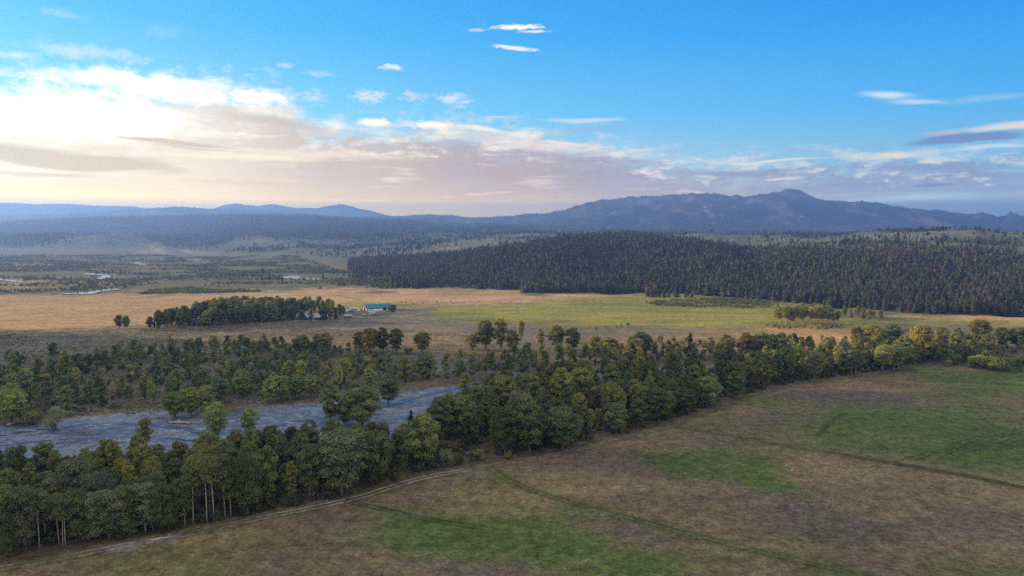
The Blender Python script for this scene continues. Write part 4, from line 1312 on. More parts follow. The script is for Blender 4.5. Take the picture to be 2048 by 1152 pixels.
    ("shrub", 1255, 653, 641, "dark green", "field", "tallest shrub on the hay field edge, leaning over", 12),
    ("cottonwood", 785, 627, 609, "dark green", "ranch", "round dark tree at the barn's far end", 22),
    ("cottonwood", 238, 657, 630, "dark green", "lone", "left tree of the lone pair beside the fence", 15),
    ("cottonwood", 252, 658, 631, "green", "lone", "right tree of the lone pair beside the fence", 15),
    ("vase", 300, 657, 633, "dark green", "ranch", "small round tree ahead of the little spruces at the grove's tip", 13),
    ("vase", 603, 644, 620, "dark green", "ranch", "dark tree standing before the mauve-roofed house", 13),
    ("vase", 622, 645, 616, "green", "ranch", "tree standing between the two pale-roofed houses", 13),
    ("cottonwood", 648, 643, 612, "dark green", "ranch", "dark tree past the brightest pale roof", 18),
    ("vase", 661, 641, 618, "green", "ranch", "second tree past the brightest pale roof", 14),
    ("cottonwood", 585, 646, 610, "dark green", "ranch", "dark tree just before the mauve-roofed house's near corner", 18),
    ("shrub", 696, 642, 636, "golden green", "ranch", "golden bush past the end of the ranch grove", 7),
]
for row in HAND:
    hand(*row)

STAND = {  # noun, phrase, group
    "front": ("aspen", "lining the dirt track", "aspens lining the dirt track"),
    "belt": ("cottonwood", "in the belt between dirt track and gravel river", "trees of the belt along the dirt track"),
    "east": ("cottonwood", "in the dark belt along the meadow's far edge", "trees of the belt along the meadow edge"),
    "bar": ("cottonwood", "on the gravel bar", "trees on the gravel bars"),
    "bank": ("cottonwood", "on the gravel river's far bank", "trees on the river's far bank"),
    "sage": ("cottonwood", "scattered over the sage flat beyond the river", "cottonwoods scattered over the sage flat"),
    "row": ("cottonwood", "in the open row along the hay fields", "big trees along the hay fields"),
    "gap": ("cottonwood", "around the hidden river beyond the belt", "trees around the hidden river"),
    "corner": ("cottonwood", "in the row by the grassy clearing", "trees by the grassy clearing"),
    "far_aspens": ("aspen", "at the far meadow edge", "pale aspens of the far meadow edge"),
    "ranch": ("tree", "in the grove around the ranch houses", "trees of the ranch grove"),
    "grove": ("aspen", "in the pink-stemmed grove below the forest", "aspens of the grove below the forest"),
    "copse": ("tree", "in the low copse behind the pink-stemmed grove", "trees of the low copse"),
    "field": ("shrub", "on the hay field edge", "shrubs along the hay field edge"),
    "lone": ("tree", "beside the fence", "lone pair by the fence"),
}
TOPS = {"ranch": ([295, 330, 390, 450, 500, 560, 640, 690], [634, 615, 603, 590, 593, 594, 593, 608]), "grove": ([1540, 1570, 1640, 1690], [614, 602, 604, 626]), "copse": ([1680, 1720, 1770], [617, 610, 619])}
HUES = ["green", "green", "dark green", "yellow-green", "grey-green"]


def fill(stand, poly, spacing, seed, kinds, hrange, hues=HUES, density=None, avoid=4.0, limit=None):
    g = np.random.default_rng(seed + 1000)
    pts = scatter(poly, spacing, seed, avoid, density)
    if limit:
        pts = pts[:limit]
    for x, y in pts:
        h_ = g.uniform(*hrange)
        if stand in TOPS:                                   # keep the skyline of the stand as the photo has it
            px_, py_ = (float(v) for v in project(x, y, H(x, y)))
            h_ = min(h_, max(4.5, (py_ - np.interp(px_, *TOPS[stand]) - g.uniform(-3, 12)) * y / F))
        add_tree(kinds[g.integers(len(kinds))], x, y, h_, hues[g.integers(len(hues))], stand, None, g.uniform(0.72, 1.22))
    return len(pts)


cnt = {}
cnt["front"] = fill("front", [(-140, 1120), (-140, 1060), (0, 1050), (200, 1030), (400, 1000), (500, 985), (520, 1020), (400, 1045), (330, 1062), (230, 1076), (100, 1096), (0, 1110)], 5.0, 1, ["dimaspen"], (9.5, 16.5), ["green", "dark green", "grey-green"], avoid=3.2)
cnt["belt"] = fill("belt", [(-140, 1060), (-140, 972), (0, 960), (100, 952), (300, 942), (440, 930), (560, 916), (650, 906), (790, 900), (850, 912), (860, 925), (800, 948), (700, 984), (560, 1012), (500, 985), (400, 1000), (200, 1030), (0, 1050)], 5.5, 2, ["cottonwood", "cottonwood", "vase", "vase"], (9.0, 13.5), ["green", "green", "yellow-green", "dark green", "yellow-green"], avoid=4.5)
cnt["east"] = fill("east", [(850, 885), (905, 818), (960, 798), (1050, 778), (1120, 767), (1180, 760), (1240, 757), (1330, 750), (1420, 745), (1510, 737), (1560, 726), (1700, 712), (1850, 712), (1868, 724), (1740, 744), (1600, 758), (1490, 785), (1410, 812), (1330, 838), (1190, 876), (1090, 896), (1000, 903), (930, 880)], 5.6, 3, ["cottonwood", "cottonwood", "vase", "vase"], (7.5, 14.5), ["green", "dark green", "dark green", "yellow-green", "dark green", "golden green"], lambda x, y: 0.95 - 0.8 * ((project(x, y, 0 * x)[0] > 1180) & (project(x, y, 0 * x)[0] < 1215) & (project(x, y, 0 * x)[1] > 788) & (project(x, y, 0 * x)[1] < 830)), avoid=4.6)
cnt["gap"] = fill("gap", [(890, 768), (960, 760), (1040, 752), (1120, 744), (1180, 736), (1240, 733), (1330, 731), (1420, 728), (1500, 724), (1560, 720), (1690, 706), (1690, 698), (1560, 700), (1400, 702), (1300, 706), (1180, 716), (1050, 722), (930, 736), (880, 752)], 6.2, 4, ["vase", "vase", "cottonwood"], (7.5, 13.0), ["green", "dark green", "golden green", "green", "grey-green", "yellow-green"], avoid=4.6)
sage_d = lambda x, y: sstep(0.40, 0.56, fbm(x / 24, y / 24, 3, 301)) * 0.9 + 0.14
cnt["sage"] = fill("sage", [(-110, 838), (0, 838), (130, 830), (330, 810), (520, 800), (600, 790), (720, 776), (830, 766), (880, 752), (820, 745), (740, 725), (640, 706), (520, 697), (420, 705), (300, 716), (150, 724), (0, 740), (-110, 746)], 5.8, 5, ["vase", "vase", "vase", "cottonwood"], (7.0, 13.5), ["green", "green", "yellow-green", "grey-green", "dark green"], sage_d, 4.6, 240)
cnt["sage2"] = fill("sage", [(-110, 840), (0, 840), (130, 832), (330, 812), (520, 803), (600, 793), (720, 778), (880, 754), (820, 745), (740, 722), (640, 703), (520, 695), (420, 703), (300, 714), (150, 722), (0, 738), (-110, 744)], 5.4, 15, ["shrub"], (2.2, 5.5), ["green", "green", "yellow-green", "grey-green"], lambda x, y: sage_d(x, y) * .7 + .12, 4.0, 110)
cnt["row"] = fill("row", [(425, 712), (440, 706), (520, 702), (600, 704), (700, 708), (700, 712), (520, 714)], 7.0, 6, ["vase", "cottonwood"], (7, 11.5), ["green", "golden green", "yellow-green"], avoid=5, limit=22)
cnt["corner"] = fill("corner", [(1715, 704), (1800, 700), (1850, 706), (1930, 712), (1970, 694), (2060, 697), (2160, 698), (2160, 704), (1990, 704), (1930, 724), (1850, 726)], 7.5, 7, ["cottonwood", "vase"], (9, 14), ["golden green", "dark green", "green"], avoid=5, limit=30)
cnt["corner2"] = fill("corner", [(1880, 731), (1960, 738), (2048, 746), (2160, 750), (2160, 728), (2048, 722), (1960, 716), (1900, 716)], 6.0, 8, ["shrub", "shrub", "vase"], (4, 8), ["green", "dark green", "yellow-green"], avoid=4, limit=40)
cnt["grove"] = fill("grove", [(1545, 650), (1560, 640), (1620, 636), (1670, 644), (1685, 652), (1640, 656), (1570, 655)], 5.6, 9, ["redaspen", "redaspen", "redaspen", "aspen"], (13, 17), ["grey-green", "green", "golden green"], avoid=4, limit=52)
cnt["grove2"] = fill("grove", [(1525, 652), (1560, 650), (1640, 655), (1690, 650), (1685, 655), (1640, 660), (1560, 659)], 4.5, 19, ["shrub"], (1.6, 3.4), ["dark green", "green", "grey-green"], avoid=2.5, limit=22)
cnt["copse"] = fill("copse", [(1680, 636), (1700, 630), (1765, 632), (1772, 640), (1720, 641)], 5.5, 10, ["vase", "cottonwood"], (8, 11), ["green", "dark green", "golden green"], avoid=4, limit=34)
cnt["ranch"] = fill("ranch", [(318, 656), (330, 648), (400, 636), (470, 624), (560, 618), (640, 618), (688, 624), (692, 634), (655, 636), (640, 626), (600, 628), (585, 640), (540, 645), (420, 652), (408, 648), (370, 650)], 5.0, 11, ["cottonwood", "cottonwood", "vase", "cottonwood"], (13, 19.5), ["dark green", "dark green", "green", "golden green"], avoid=4, limit=135)
for stand_, poly_, n_ in (("ranch", [(312, 658), (380, 654), (375, 640), (335, 645)], 16), ("ranch", [(408, 653), (440, 651), (520, 646), (585, 642), (585, 639), (420, 649)], 26)):
    cnt[stand_ + "2"] = fill(stand_, poly_, 6.0, 12, ["cottonwood", "vase"], (10, 15), ["dark green", "green"], avoid=4.0, limit=n_)
print("placed", cnt, len(TREES))

LANDMARK = [((432, 893), "the many-stemmed gravel-bar cottonwood"), ((722, 858), "the island cottonwoods"), ((684, 988), "the large billowing cottonwood"), ((260, 1095), "the gravel pull-off"),
            ((79, 1094), "the lone bare stem"), ((62, 1010), "the bleached dead tree"), ((310, 985), "the grey dead tree"), ((778, 811), "the dark bank cottonwood"), ((108, 860), "the big bushy willow"),
            ((1060, 902), "the track bend"), ((1231, 864), "the forward oval cottonwood"), ((1380, 700), "the spire conifer"), ((1281, 722), "the big dark oval cottonwood"), ((1628, 762), "the bare-trunked far aspen"),
            ((1707, 752), "the bright-trunked aspen pair"), ((845, 706), "the domed golden cottonwood"), ((765, 708), "the flat-topped row"), ((1113, 699), "the field-edge gallery"), ((390, 834), "the clump at the gravel bend"),
            ((590, 798), "the bank row"), ((388, 650), "the dark-roofed cabin"), ((625, 636), "the ranch houses"), ((1004, 835), "the yellow-green belt crown"), ((1470, 798), "the belt's narrowing"), ((888, 930), "the small upright willow"),
            ((822, 846), "the little river conifer"), ((1957, 690), "the largest golden cottonwood"), ((140, 725), "the pair on the sage flat's far rim"), ((510, 700), "the sage flat's far corner"), ((1800, 742), "the rounded far stand")]
LMW = [(spot_of(*p)[:2], t) for p, t in LANDMARK]


def auto_label(t, hmean):
    noun, phrase, grp = STAND[t["stand"]]
    if t["kind"] == "shrub":
        noun = "willow"
    elif t["kind"] in ("aspen", "dimaspen", "tallaspen", "redaspen"):
        noun = "aspen"
    size = "tall" if t["h"] > hmean * 1.09 else ("short" if t["h"] < hmean * 0.9 else "mid-sized")
    best = min(LMW, key=lambda m: (m[0][0] - t["x"]) ** 2 + (m[0][1] - t["y"]) ** 2)
    dx, dy = t["x"] - best[0][0], t["y"] - best[0][1]
    if math.hypot(dx, dy) < 75:
        if abs(dy) < 7:
            rel = "level with"
        elif dy > 0:
            rel = "just behind" if dy < 22 else "well behind"
        else:
            rel = "just before" if dy > -22 else "well before"
        short = {"belt": "belt", "east": "belt", "sage": "sage-flat", "bank": "bank", "bar": "gravel-bar", "row": "field-edge", "gap": "riverside", "corner": "clearing-side", "ranch": "ranch-grove", "front": "trackside"}.get(t["stand"], "")
        if short:
            return f"{size} {t['hue']} {short} {noun} {rel} {best[1]}"
    return f"{size} {t['hue']} {noun} {phrase}"


hm = {}
for t in TREES:
    hm.setdefault(t["stand"], []).append(t["h"])
hm = {k: float(np.mean(v)) for k, v in hm.items()}
# the 300 cottonwoods that show largest are things of their own; the rest are one far mass
by = {}
for t in TREES:
    t["name"] = NAMES[t["kind"]]
    if t["stand"] in ("ranch", "copse", "lone") and t["name"] == "cottonwood_tree":
        t["name"] = "broadleaf_tree"
    by.setdefault(t["name"], []).append(t)
REST = []
keep = []
for nm, L in by.items():
    L.sort(key=lambda t: (t["label"] is None, -t["h"] / t["y"] * (1 if abs(t["x"] / t["y"]) < 0.78 else 0.3)))
    keep += L[:298]
    REST += L[298:]
print({k: len(v) for k, v in by.items()}, "rest", len(REST))
g_ = np.random.default_rng(5)
GRP = {}
for t in keep:
    nm = t["name"]
    P = PROTO[t["kind"]]
    tm, cm, ph = P[g_.integers(len(P))]
    s = t["h"] / ph
    root = bpy.data.objects.new(nm, None)
    COL.objects.link(root)
    root.empty_display_size = 0.5
    root.location = (t["x"], t["y"], float(H(t["x"], t["y"])) - 0.1)
    root.rotation_euler = (0, 0, g_.uniform(0, 6.28))
    root.scale = (s * t["wide"], s * t["wide"], s)
    noun, phrase, grp = STAND[t["stand"]]
    tag(root, t["label"] or auto_label(t, hm[t["stand"]]), "shrub" if t["kind"] == "shrub" else "tree", grp)
    link("stem" if t["kind"] == "shrub" else "trunk", tm, root)
    c = link("crown", cm, root)
    k = g_.uniform(0.78, 1.25)
    lc = LEAFCOL[t["hue"]]
    if t["stand"] in ("sage", "bank", "bar"):
        k *= 1.55
    else:
        k *= 1.12
    c.color = (lc[0] * k * g_.uniform(.94, 1.06), lc[1] * k, lc[2] * k * g_.uniform(.9, 1.1), 1)


# ------------------------------------------------------------------ masses nobody could count
def mass(name, protos, X, Y, hs, cols, label, mat, kind="stuff", sink=0.15, wide=None, parts=None):
    """one mesh holding many small copies: protos = [(V, F, tint, height)]"""
    g = np.random.default_rng(len(X) + 3)
    Z = H(X, Y) - sink
    which = g.integers(0, len(protos), len(X))
    Vs, Fs, Cs, off = [], [], [], 0
    ang = g.uniform(0, 6.28, len(X))
    wd = np.ones(len(X)) if wide is None else wide
    for k, (V, Fq, t, h) in enumerate(protos):
        m = which == k
        if not m.any():
            continue
        n = m.sum()
        s = (hs[m] / h)[:, None]
        ca, sa = np.cos(ang[m])[:, None], np.sin(ang[m])[:, None]
        w_ = s * wd[m][:, None]
        vx = (V[None, :, 0] * ca - V[None, :, 1] * sa) * w_ + X[m][:, None]
        vy = (V[None, :, 0] * sa + V[None, :, 1] * ca) * w_ + Y[m][:, None]
        vz = V[None, :, 2] * s + Z[m][:, None]
        Vs.append(np.stack([vx, vy, vz], -1).reshape(-1, 3))
        f = Fq[None] + (np.arange(n) * len(V))[:, None, None] + off
        Fs.append(f.reshape(-1, Fq.shape[1]))
        Cs.append((tinted(t)[None] * cols[m][:, None, :]).reshape(-1, 3))
        off += n * len(V)
    o = link(name, mesh_np(name, np.concatenate(Vs), Fs, mat, np.concatenate(Cs)))
    return tag(o, label, kind=kind)


def rand_hues(n, table, seed, var=0.2):
    g = np.random.default_rng(seed)
    cs = np.array([c for c, _ in table])
    w = np.array([p for _, p in table], float)
    k = g.choice(len(cs), n, p=w / w.sum())
    return cs[k] * (1 + var * (g.random((n, 1)) * 2 - 1)), k


def in_px_poly(poly, n, seed, dens=None):
    g = np.random.default_rng(seed)
    wp = np.array(world_poly(poly))
    X, Y = g.uniform(wp[:, 0].min(), wp[:, 0].max(), n), g.uniform(wp[:, 1].min(), wp[:, 1].max(), n)
    ok = poly_sd(X, Y, [tuple(p) for p in wp]) > 0
    X, Y = X[ok], Y[ok]
    if dens is not None:
        k = g.random(len(X)) < dens(X, Y)
        X, Y = X[k], Y[k]
    return X, Y


LOWB = [(*low_tree_np(400 + s, 13, 6.4, 420, 0.55, 0.10), 13.0) for s in range(4)]
BUSHB = [(*low_tree_np(420 + s, 3.0, 4.2, 26, 0.75, 0.0), 3.0) for s in range(4)]
SAGEB = [(*low_tree_np(440 + s, 1.0, 1.5, 9, 0.40, 0.0), 1.0) for s in range(4)]
CONB = [(*conifer_np(460 + s, 15, 8.6 + .6 * s, 5, 6, 0.04), 15.0) for s in range(5)]
CONFAR = [(*conifer_np(480 + s, 16, 6.5, 3, 3, 0.02), 16.0) for s in range(4)]
if REST:
    X = np.array([t["x"] for t in REST])
    Y = np.array([t["y"] for t in REST])
    cc = np.array([LEAFCOL[t["hue"]] for t in REST])
    mass("far_foliage", LOWB, X, Y, np.array([t["h"] for t in REST]), cc, "smaller cottonwoods massed beyond the nearer ones", M_LEAF)

# conifers: the forest on the hill
CONCOL = [((0.044, 0.055, 0.033), 5), ((0.066, 0.060, 0.038), 1.9), ((0.085, 0.062, 0.041), 0.4), ((0.056, 0.066, 0.048), 1.6)]
CONHUE = ["dark green", "brown-tinged", "rusty", "greyish"]
g_ = np.random.default_rng(77)
n_ = 190000
AZR = np.arctan((g_.uniform(650, 2180, n_) - CX) / F)
YR = np.sqrt(g_.uniform(540 ** 2, 1750 ** 2, n_))
XR = np.tan(AZR) * YR
flat_ = np.zeros(n_)
_px, _py = project(XR, YR, H(XR, YR))
for pl_, k_ in (([(1040, 586), (1060, 577), (1130, 573), (1225, 575), (1225, 586), (1130, 587)], .55), ([(780, 574), (790, 566), (860, 566), (880, 574), (830, 578)], .6), ([(690, 556), (780, 560), (1000, 574), (1000, 580), (880, 576), (760, 566)], .10),
                ([(1290, 590), (1380, 590), (1390, 596), (1300, 596)], .12), ([(1500, 500), (1600, 494), (2048, 484), (2048, 508), (1500, 512)], .02), ([(1000, 486), (1250, 472), (1400, 480), (1500, 492), (1500, 502), (1300, 486), (1000, 500)], .012)):
    flat_ = np.maximum(flat_, (poly_sd(_px, _py, pl_) > 0) * k_)
ok = g_.random(n_) < np.maximum(forest_mask(XR, YR) * 0.95, flat_)
XR, YR = XR[ok], YR[ok]
cell, sel = {}, []
for i in range(len(XR)):
    cx_, cy_ = int(XR[i] // 6), int(YR[i] // 6)
    if any((XR[i] - a) ** 2 + (YR[i] - b) ** 2 < 3.5 ** 2 for u in (-1, 0, 1) for v in (-1, 0, 1) for a, b in cell.get((cx_ + u, cy_ + v), ())):
        continue
    cell.setdefault((cx_, cy_), []).append((XR[i], YR[i]))
    sel.append(i)
XR, YR = XR[sel], YR[sel]
HR = (g_.uniform(6.0, 12.5, len(XR)) + 3.0 * g_.random(len(XR)) ** 4) * (0.72 + 0.6 * fbm(XR / 45, YR / 45, 3, 309))
cc, kk = rand_hues(len(XR), CONCOL, 78)
patch = sstep(0.5, 0.66, fbm(XR / 60, YR / 60, 3, 303))[:, None]
cc = cc * (1 - patch * .4) + np.array((0.078, 0.064, 0.040)) * patch * .4
vis = (np.abs(XR / YR) < 0.752)
score = HR / YR * vis
order = np.argsort(-score)
big, small = order[:272], order[272:]
print("conifers", len(XR))
mass("forest", CONB, XR[small], YR[small], HR[small], cc[small], "dense conifer forest covering the long low hill", M_NEEDLE, wide=g_.uniform(.8, 1.25, len(small)))


def conifer(x, y, h, col, label, group, wide=1.0, near=False):
    cm, ph = CONP[random.randrange(len(CONP))]
    root = bpy.data.objects.new("conifer_tree", None if near else cm)
    COL.objects.link(root)
    root.location = (x, y, float(H(x, y)) - 0.1)
    root.rotation_euler = (0, 0, random.uniform(0, 6.28))
    root.scale = (h / ph * wide, h / ph * wide, h / ph)
    tag(root, label, "tree", group)
    root.color = (*col, 1)
    if near:
        c = link("crown", cm, root)
        c.color = (*col, 1)
        link("trunk", CONTRUNK, root)


SEG = [(880, "where the forest meets the wet meadow"), (1190, "behind the wooded river flat"), (1310, "behind the blue pond"), (1450, "behind the oval willow thicket"), (1560, "above the green hay field"),
       (1690, "behind the pink-stemmed aspen grove"), (1800, "behind the low copse"), (1930, "at the forest foot past the copse"), (9999, "by the dark oxbow under the forest")]
for i in big:
    p_ = float(project(XR[i], YR[i], float(H(XR[i], YR[i])))[0])
    sg = next(t for lim_, t in SEG if p_ < lim_)
    sz = "tall" if HR[i] > 11.2 else ("short" if HR[i] < 10 else "mid-sized")
    conifer(float(XR[i]), float(YR[i]), float(HR[i]), tuple(cc[i]), f"{sz} {CONHUE[kk[i]]} conifer {sg}", "conifers along the forest foot", random.uniform(.85, 1.2))
CONHAND = [(822, 847, 817, "little dark conifer at the gravel river's near edge", 1.1), (1380, 722, 663, "dark spire conifer towering between the cottonwoods", 1.05), (309, 656, 638, "little spruce nearer the grove's small round tree", .9),
           (317, 658, 636, "little spruce standing against the grove", .8), (387, 640, 608, "pointed spruce before the tall grove trees", .9), (396, 640, 606, "taller of the pointed spruces inside the grove", 1.0),
           (432, 632, 598, "spruce tip above the grove's middle", .9), (440, 632, 597, "second spruce tip above the grove's middle", .9), (523, 632, 600, "spruce breaking the grove's skyline past its dome", .9),
           (646, 630, 600, "slim spruce near the ranch houses", .8), (672, 640, 614, "rusty spruce at the grove's end near the parked cars", .9), (664, 628, 602, "spruce at the far rim of the ranch grove", .9),
           (540, 559, 545, "lone conifer on the wet meadow by the river bend", 1.1), (563, 562, 552, "small lone conifer below the river bend", 1.1), (526, 548, 533, "lone conifer on the grassy rise", 1.1), (646, 558, 544, "darkest conifer of the meadow trio", 1.2),
           (688, 548, 538, "lone conifer at the start of the forest", 1.1), (285, 551, 546, "tiny far conifer on the wet meadow", 1.2), (401, 556, 549, "far conifer alone on the wet meadow", 1.2), (459, 556, 547, "far conifer among the willow bushes", 1.2), (485, 553, 543, "far conifer near the frame's wet meadow rim", 1.2)]
for px_, py_, tp_, lb_, wd_ in CONHAND:
    x, y, z = spot_of(px_, py_)
    h = (py_ - tp_) * y / F
    rust = "rusty" in lb_
    conifer(x, y, h, (0.075, 0.045, 0.03) if rust else (0.024, 0.032, 0.019), lb_, None, wd_, near=y < 620)

# far trees dotted over the benches and hills
g_ = np.random.default_rng(91)


def hills_scatter(n, y0, y1, dens, px0=-150, px1=2200):
    a = np.arctan((g_.uniform(px0, px1, n) - CX) / F)
    Y = np.sqrt(g_.uniform(y0 ** 2, y1 ** 2, n))
    X = np.tan(a) * Y
    k = g_.random(n) < dens(X, Y)
    return X[k], Y[k]


bench = lambda x, y: sstep(0.46, 0.58, fbm(x / 130, y / 210, 4, 305)) * 0.75 * sstep(4, 12, H(x, y)) * (1 - forest_mask(x, y)) * (1 - .9 * bare(x, y, H(x, y))) + 0.05 * sstep(4, 12, H(x, y)) * (1 - .7 * bare(x, y, H(x, y)))
X, Y = hills_scatter(42000, 1000, 3200, bench)
cc, _ = rand_hues(len(X), [((0.05, 0.066, 0.032), 3), ((0.068, 0.085, 0.042), 3), ((0.032, 0.042, 0.026), 3)], 92)
mass("woodland", [(*low_tree_np(500 + s, 9, 7.0, 34, 1.5, 0.0), 9.0) for s in range(3)] + CONFAR, X, Y, g_.uniform(5, 12, len(X)), cc, "patchy woodland dotted over the grassy benches", M_LEAF)
far = lambda x, y: np.maximum(sstep(0.44, 0.58, fbm(x / 260, y / 320, 4, 87)) * 0.75, wooded(x, y, H(x, y))) * sstep(10, 30, H(x, y)) * (1 - 0.93 * bare(x, y, H(x, y)))
X, Y = hills_scatter(90000, 2300, 5200, far)
cc, _ = rand_hues(len(X), [((0.045, 0.055, 0.036), 4), ((0.065, 0.062, 0.04), 2), ((0.08, 0.09, 0.05), 1)], 93)
mass("far_forest", CONFAR, X, Y, g_.uniform(11, 20, len(X)), cc, "far conifer woods on the hills beyond the valley", M_NEEDLE)
print("woods", len(X))


def ridge_trees(rd, n, seed, name, label, lo=0.40, hh=(13, 24)):
    g = np.random.default_rng(seed)
    a, b = rd["X"].shape
    i, j = g.integers(0, a - 1, n), g.integers(0, b - 1, n)
    u, v = g.random(n), g.random(n)

    def bl(q):
        A = rd[q]
        return (A[i, j] * (1 - u) * (1 - v) + A[i + 1, j] * u * (1 - v) + A[i, j + 1] * (1 - u) * v + A[i + 1, j + 1] * u * v)
    X, Y, Z, mk, t, P = (bl(q) for q in ("X", "Y", "Z", "mk", "t", "P"))
    k = (g.random(n) < np.clip(1.15 - sstep(0.52, 0.66, mk), 0.12, 1)) & (Z > 5) & (P > -120) & (P < 2170)
    X, Y, Z = X[k], Y[k], Z[k]
    hs = g.uniform(*hh, len(X))
    cc, _ = rand_hues(len(X), [((0.046, 0.056, 0.038), 5), ((0.055, 0.055, 0.04), 2), ((0.05, 0.06, 0.042), 1)], seed + 1, 0.1)
    global H
    keepH, H = H, (lambda x, y: Z)
    mass(name, CONFAR, X, Y, hs, cc, label, M_NEEDLE, sink=1.0)
    H = keepH


ridge_trees(RM, 80000, 601, "mountain_forest", "conifer forest clothing the mountain", hh=(8, 14))
ridge_trees(RD, 42000, 603, "foothill_forest", "conifer woods on the foothills", hh=(8, 14))

# willows and sedge of the wet valley floor
wet = lambda x, y: sstep(0.44, 0.58, fbm(x / 75, y / 34, 4, 307)) * 0.9 * (wat_clear(x, y))


def wat_clear(x, y):
    m = np.full(np.shape(x), -1e9)
    for pl in WATERS.values():
        m = np.maximum(m, poly_sd(x, y, world_poly(pl)))
    return (m < -4).astype(float)


X, Y = in_px_poly([(-200, 590), (-200, 512), (300, 510), (600, 520), (700, 545), (850, 568), (880, 572), (840, 577), (620, 581), (500, 577), (300, 575), (240, 584), (100, 584), (0, 588)], 60000, 311, wet)
X, Y = X[:15000], Y[:15000]
cc, _ = rand_hues(len(X), [((0.115, 0.125, 0.05), 3), ((0.092, 0.105, 0.048), 3), ((0.07, 0.075, 0.04), 1)], 312)
mass("undergrowth", BUSHB, X, Y, np.random.default_rng(3).uniform(1.2, 3.4, len(X)), cc, "low willow scrub of the wet valley floor", M_LEAF)
for poly_, n__, sd_, hr_ in (([(280, 588), (300, 580), (380, 576), (450, 580), (520, 580), (520, 584), (430, 586)], 4000, 321, (1.2, 2.6)), ([(1288, 605), (1330, 600), (1400, 598), (1480, 597), (1560, 604), (1560, 614), (1500, 617), (1400, 615), (1310, 611)], 5200, 322, (0.9, 2.0)),
                           ([(700, 560), (850, 560), (1000, 572), (1040, 580), (880, 576), (760, 572)], 2500, 323, (1.5, 4))):
    X, Y = in_px_poly(poly_, n__, sd_, lambda x, y: 0.25 + 0.6 * sstep(.4, .6, fbm(x / 22, y / 22, 3, 313)))
    X, Y = X[:1250], Y[:1250]
    cc, _ = rand_hues(len(X), [((0.17, 0.185, 0.065), 3), ((0.125, 0.145, 0.06), 3), ((0.19, 0.19, 0.07), 1)], sd_ + 5)
    mass("willow_undergrowth", BUSHB, X, Y, np.random.default_rng(sd_).uniform(*hr_, len(X)), cc, "willow thicket growing in the field hollow" if sd_ == 322 else ("willow scrub along the slough" if sd_ == 321 else "willow scrub along the wooded river flat"), M_LEAF)

# sagebrush, understorey, grass
X, Y = in_px_poly([(-160, 760), (-160, 676), (0, 670), (250, 658), (520, 646), (700, 655), (900, 665), (1020, 690), (1100, 704), (1000, 740), (880, 756), (700, 790), (520, 808), (200, 830), (-160, 842)], 60000, 331,
                  lambda x, y: 0.15 + 0.7 * sstep(.42, .6, fbm(x / 20, y / 14, 4, 333)))
X, Y = X[:22000], Y[:22000]
cc, _ = rand_hues(len(X), [((0.215, 0.21, 0.15), 4), ((0.18, 0.175, 0.115), 3), ((0.165, 0.175, 0.09), 3), ((0.19, 0.16, 0.115), 1)], 334)
mass("sagebrush_undergrowth", SAGEB, X, Y, np.random.default_rng(8).uniform(.3, .85, len(X)), cc, "grey sagebrush covering the flat beyond the river", M_LEAF)
for poly_, n__, sd_ in (([(-160, 1112), (-160, 930), (0, 926), (300, 912), (650, 892), (850, 870), (905, 815), (1170, 795), (1420, 752), (1560, 722), (1860, 722), (1740, 746), (1600, 762), (1490, 790), (1330, 846), (1190, 882), (1000, 912), (850, 945), (700, 990), (500, 1032), (230, 1084), (0, 1120)], 17000, 341),
                        ([(-110, 838), (0, 838), (330, 812), (600, 792), (880, 756), (1100, 742), (1500, 718), (1500, 708), (1000, 730), (700, 740), (400, 720), (0, 750), (-110, 750)], 3000, 342),
                        ([(1700, 708), (1930, 726), (2160, 745), (2160, 730), (1950, 716), (2160, 700), (1960, 692), (1720, 698)], 2200, 343)):
    X, Y = in_px_poly(poly_, n__, sd_, lambda x, y: 0.3 + 0.5 * sstep(.4, .6, fbm(x / 15, y / 15, 3, 345)))
    cc, _ = rand_hues(len(X), [((0.095, 0.115, 0.045), 4), ((0.12, 0.125, 0.065), 2), ((0.12, 0.10, 0.055), 1)], sd_ + 5)
    mass("undergrowth", BUSHB, X, Y, np.random.default_rng(sd_).uniform(.6, 3.0, len(X)), cc, {341: "shrubby undergrowth at the foot of the tree belt", 342: "shrubby undergrowth between the sage-flat cottonwoods", 343: "shrubby undergrowth by the grassy clearing"}[sd_], M_LEAF)


def ground_rgb(x, y):
    a, d = np.arctan2(x, y), np.hypot(x, y)
    ia = np.clip(np.searchsorted(AZ, a), 0, len(AZ) - 1)
    idd = np.clip(np.searchsorted(DD, d), 0, len(DD) - 1)
    return ground_col[ia, idd]


gg = np.random.default_rng(351)
tv, tf = [], []
for k in range(4):
    a = gg.uniform(0, 6.28)
    ca, sa = math.cos(a), math.sin(a)
    ox, oy = gg.normal(0, .12, 2)
    tv += [(ox - ca * .09, oy - sa * .09, 0), (ox + ca * .09, oy + sa * .09, 0), (ox + gg.normal(0, .14), oy + gg.normal(0, .14), gg.uniform(.6, 1.0))]
    tf.append((3 * k, 3 * k + 1, 3 * k + 2))
TUFT = [(np.array(tv), np.array(tf), np.ones(12), 1.0)]
X, Y = in_px_poly([(-60, 1160), (0, 1140), (230, 1100), (500, 1045), (840, 960), (975, 938), (1190, 897), (1340, 857), (1500, 798), (1600, 770), (1750, 753), (1880, 735), (2100, 745), (2120, 1170)], 150000, 352,
                  lambda x, y: 0.35 + 0.65 * fbm(x / 4, y / 4, 3, 353))
k_ = np.random.default_rng(2).random(len(X)) < np.clip(260.0 / Y, 0.4, 1) ** 1.2
X, Y = X[k_], Y[k_]
cc = ground_rgb(X, Y) * np.random.default_rng(4).uniform(.75, 2.2, (len(X), 1)) * np.random.default_rng(6).uniform(.9, 1.1, (len(X), 3))
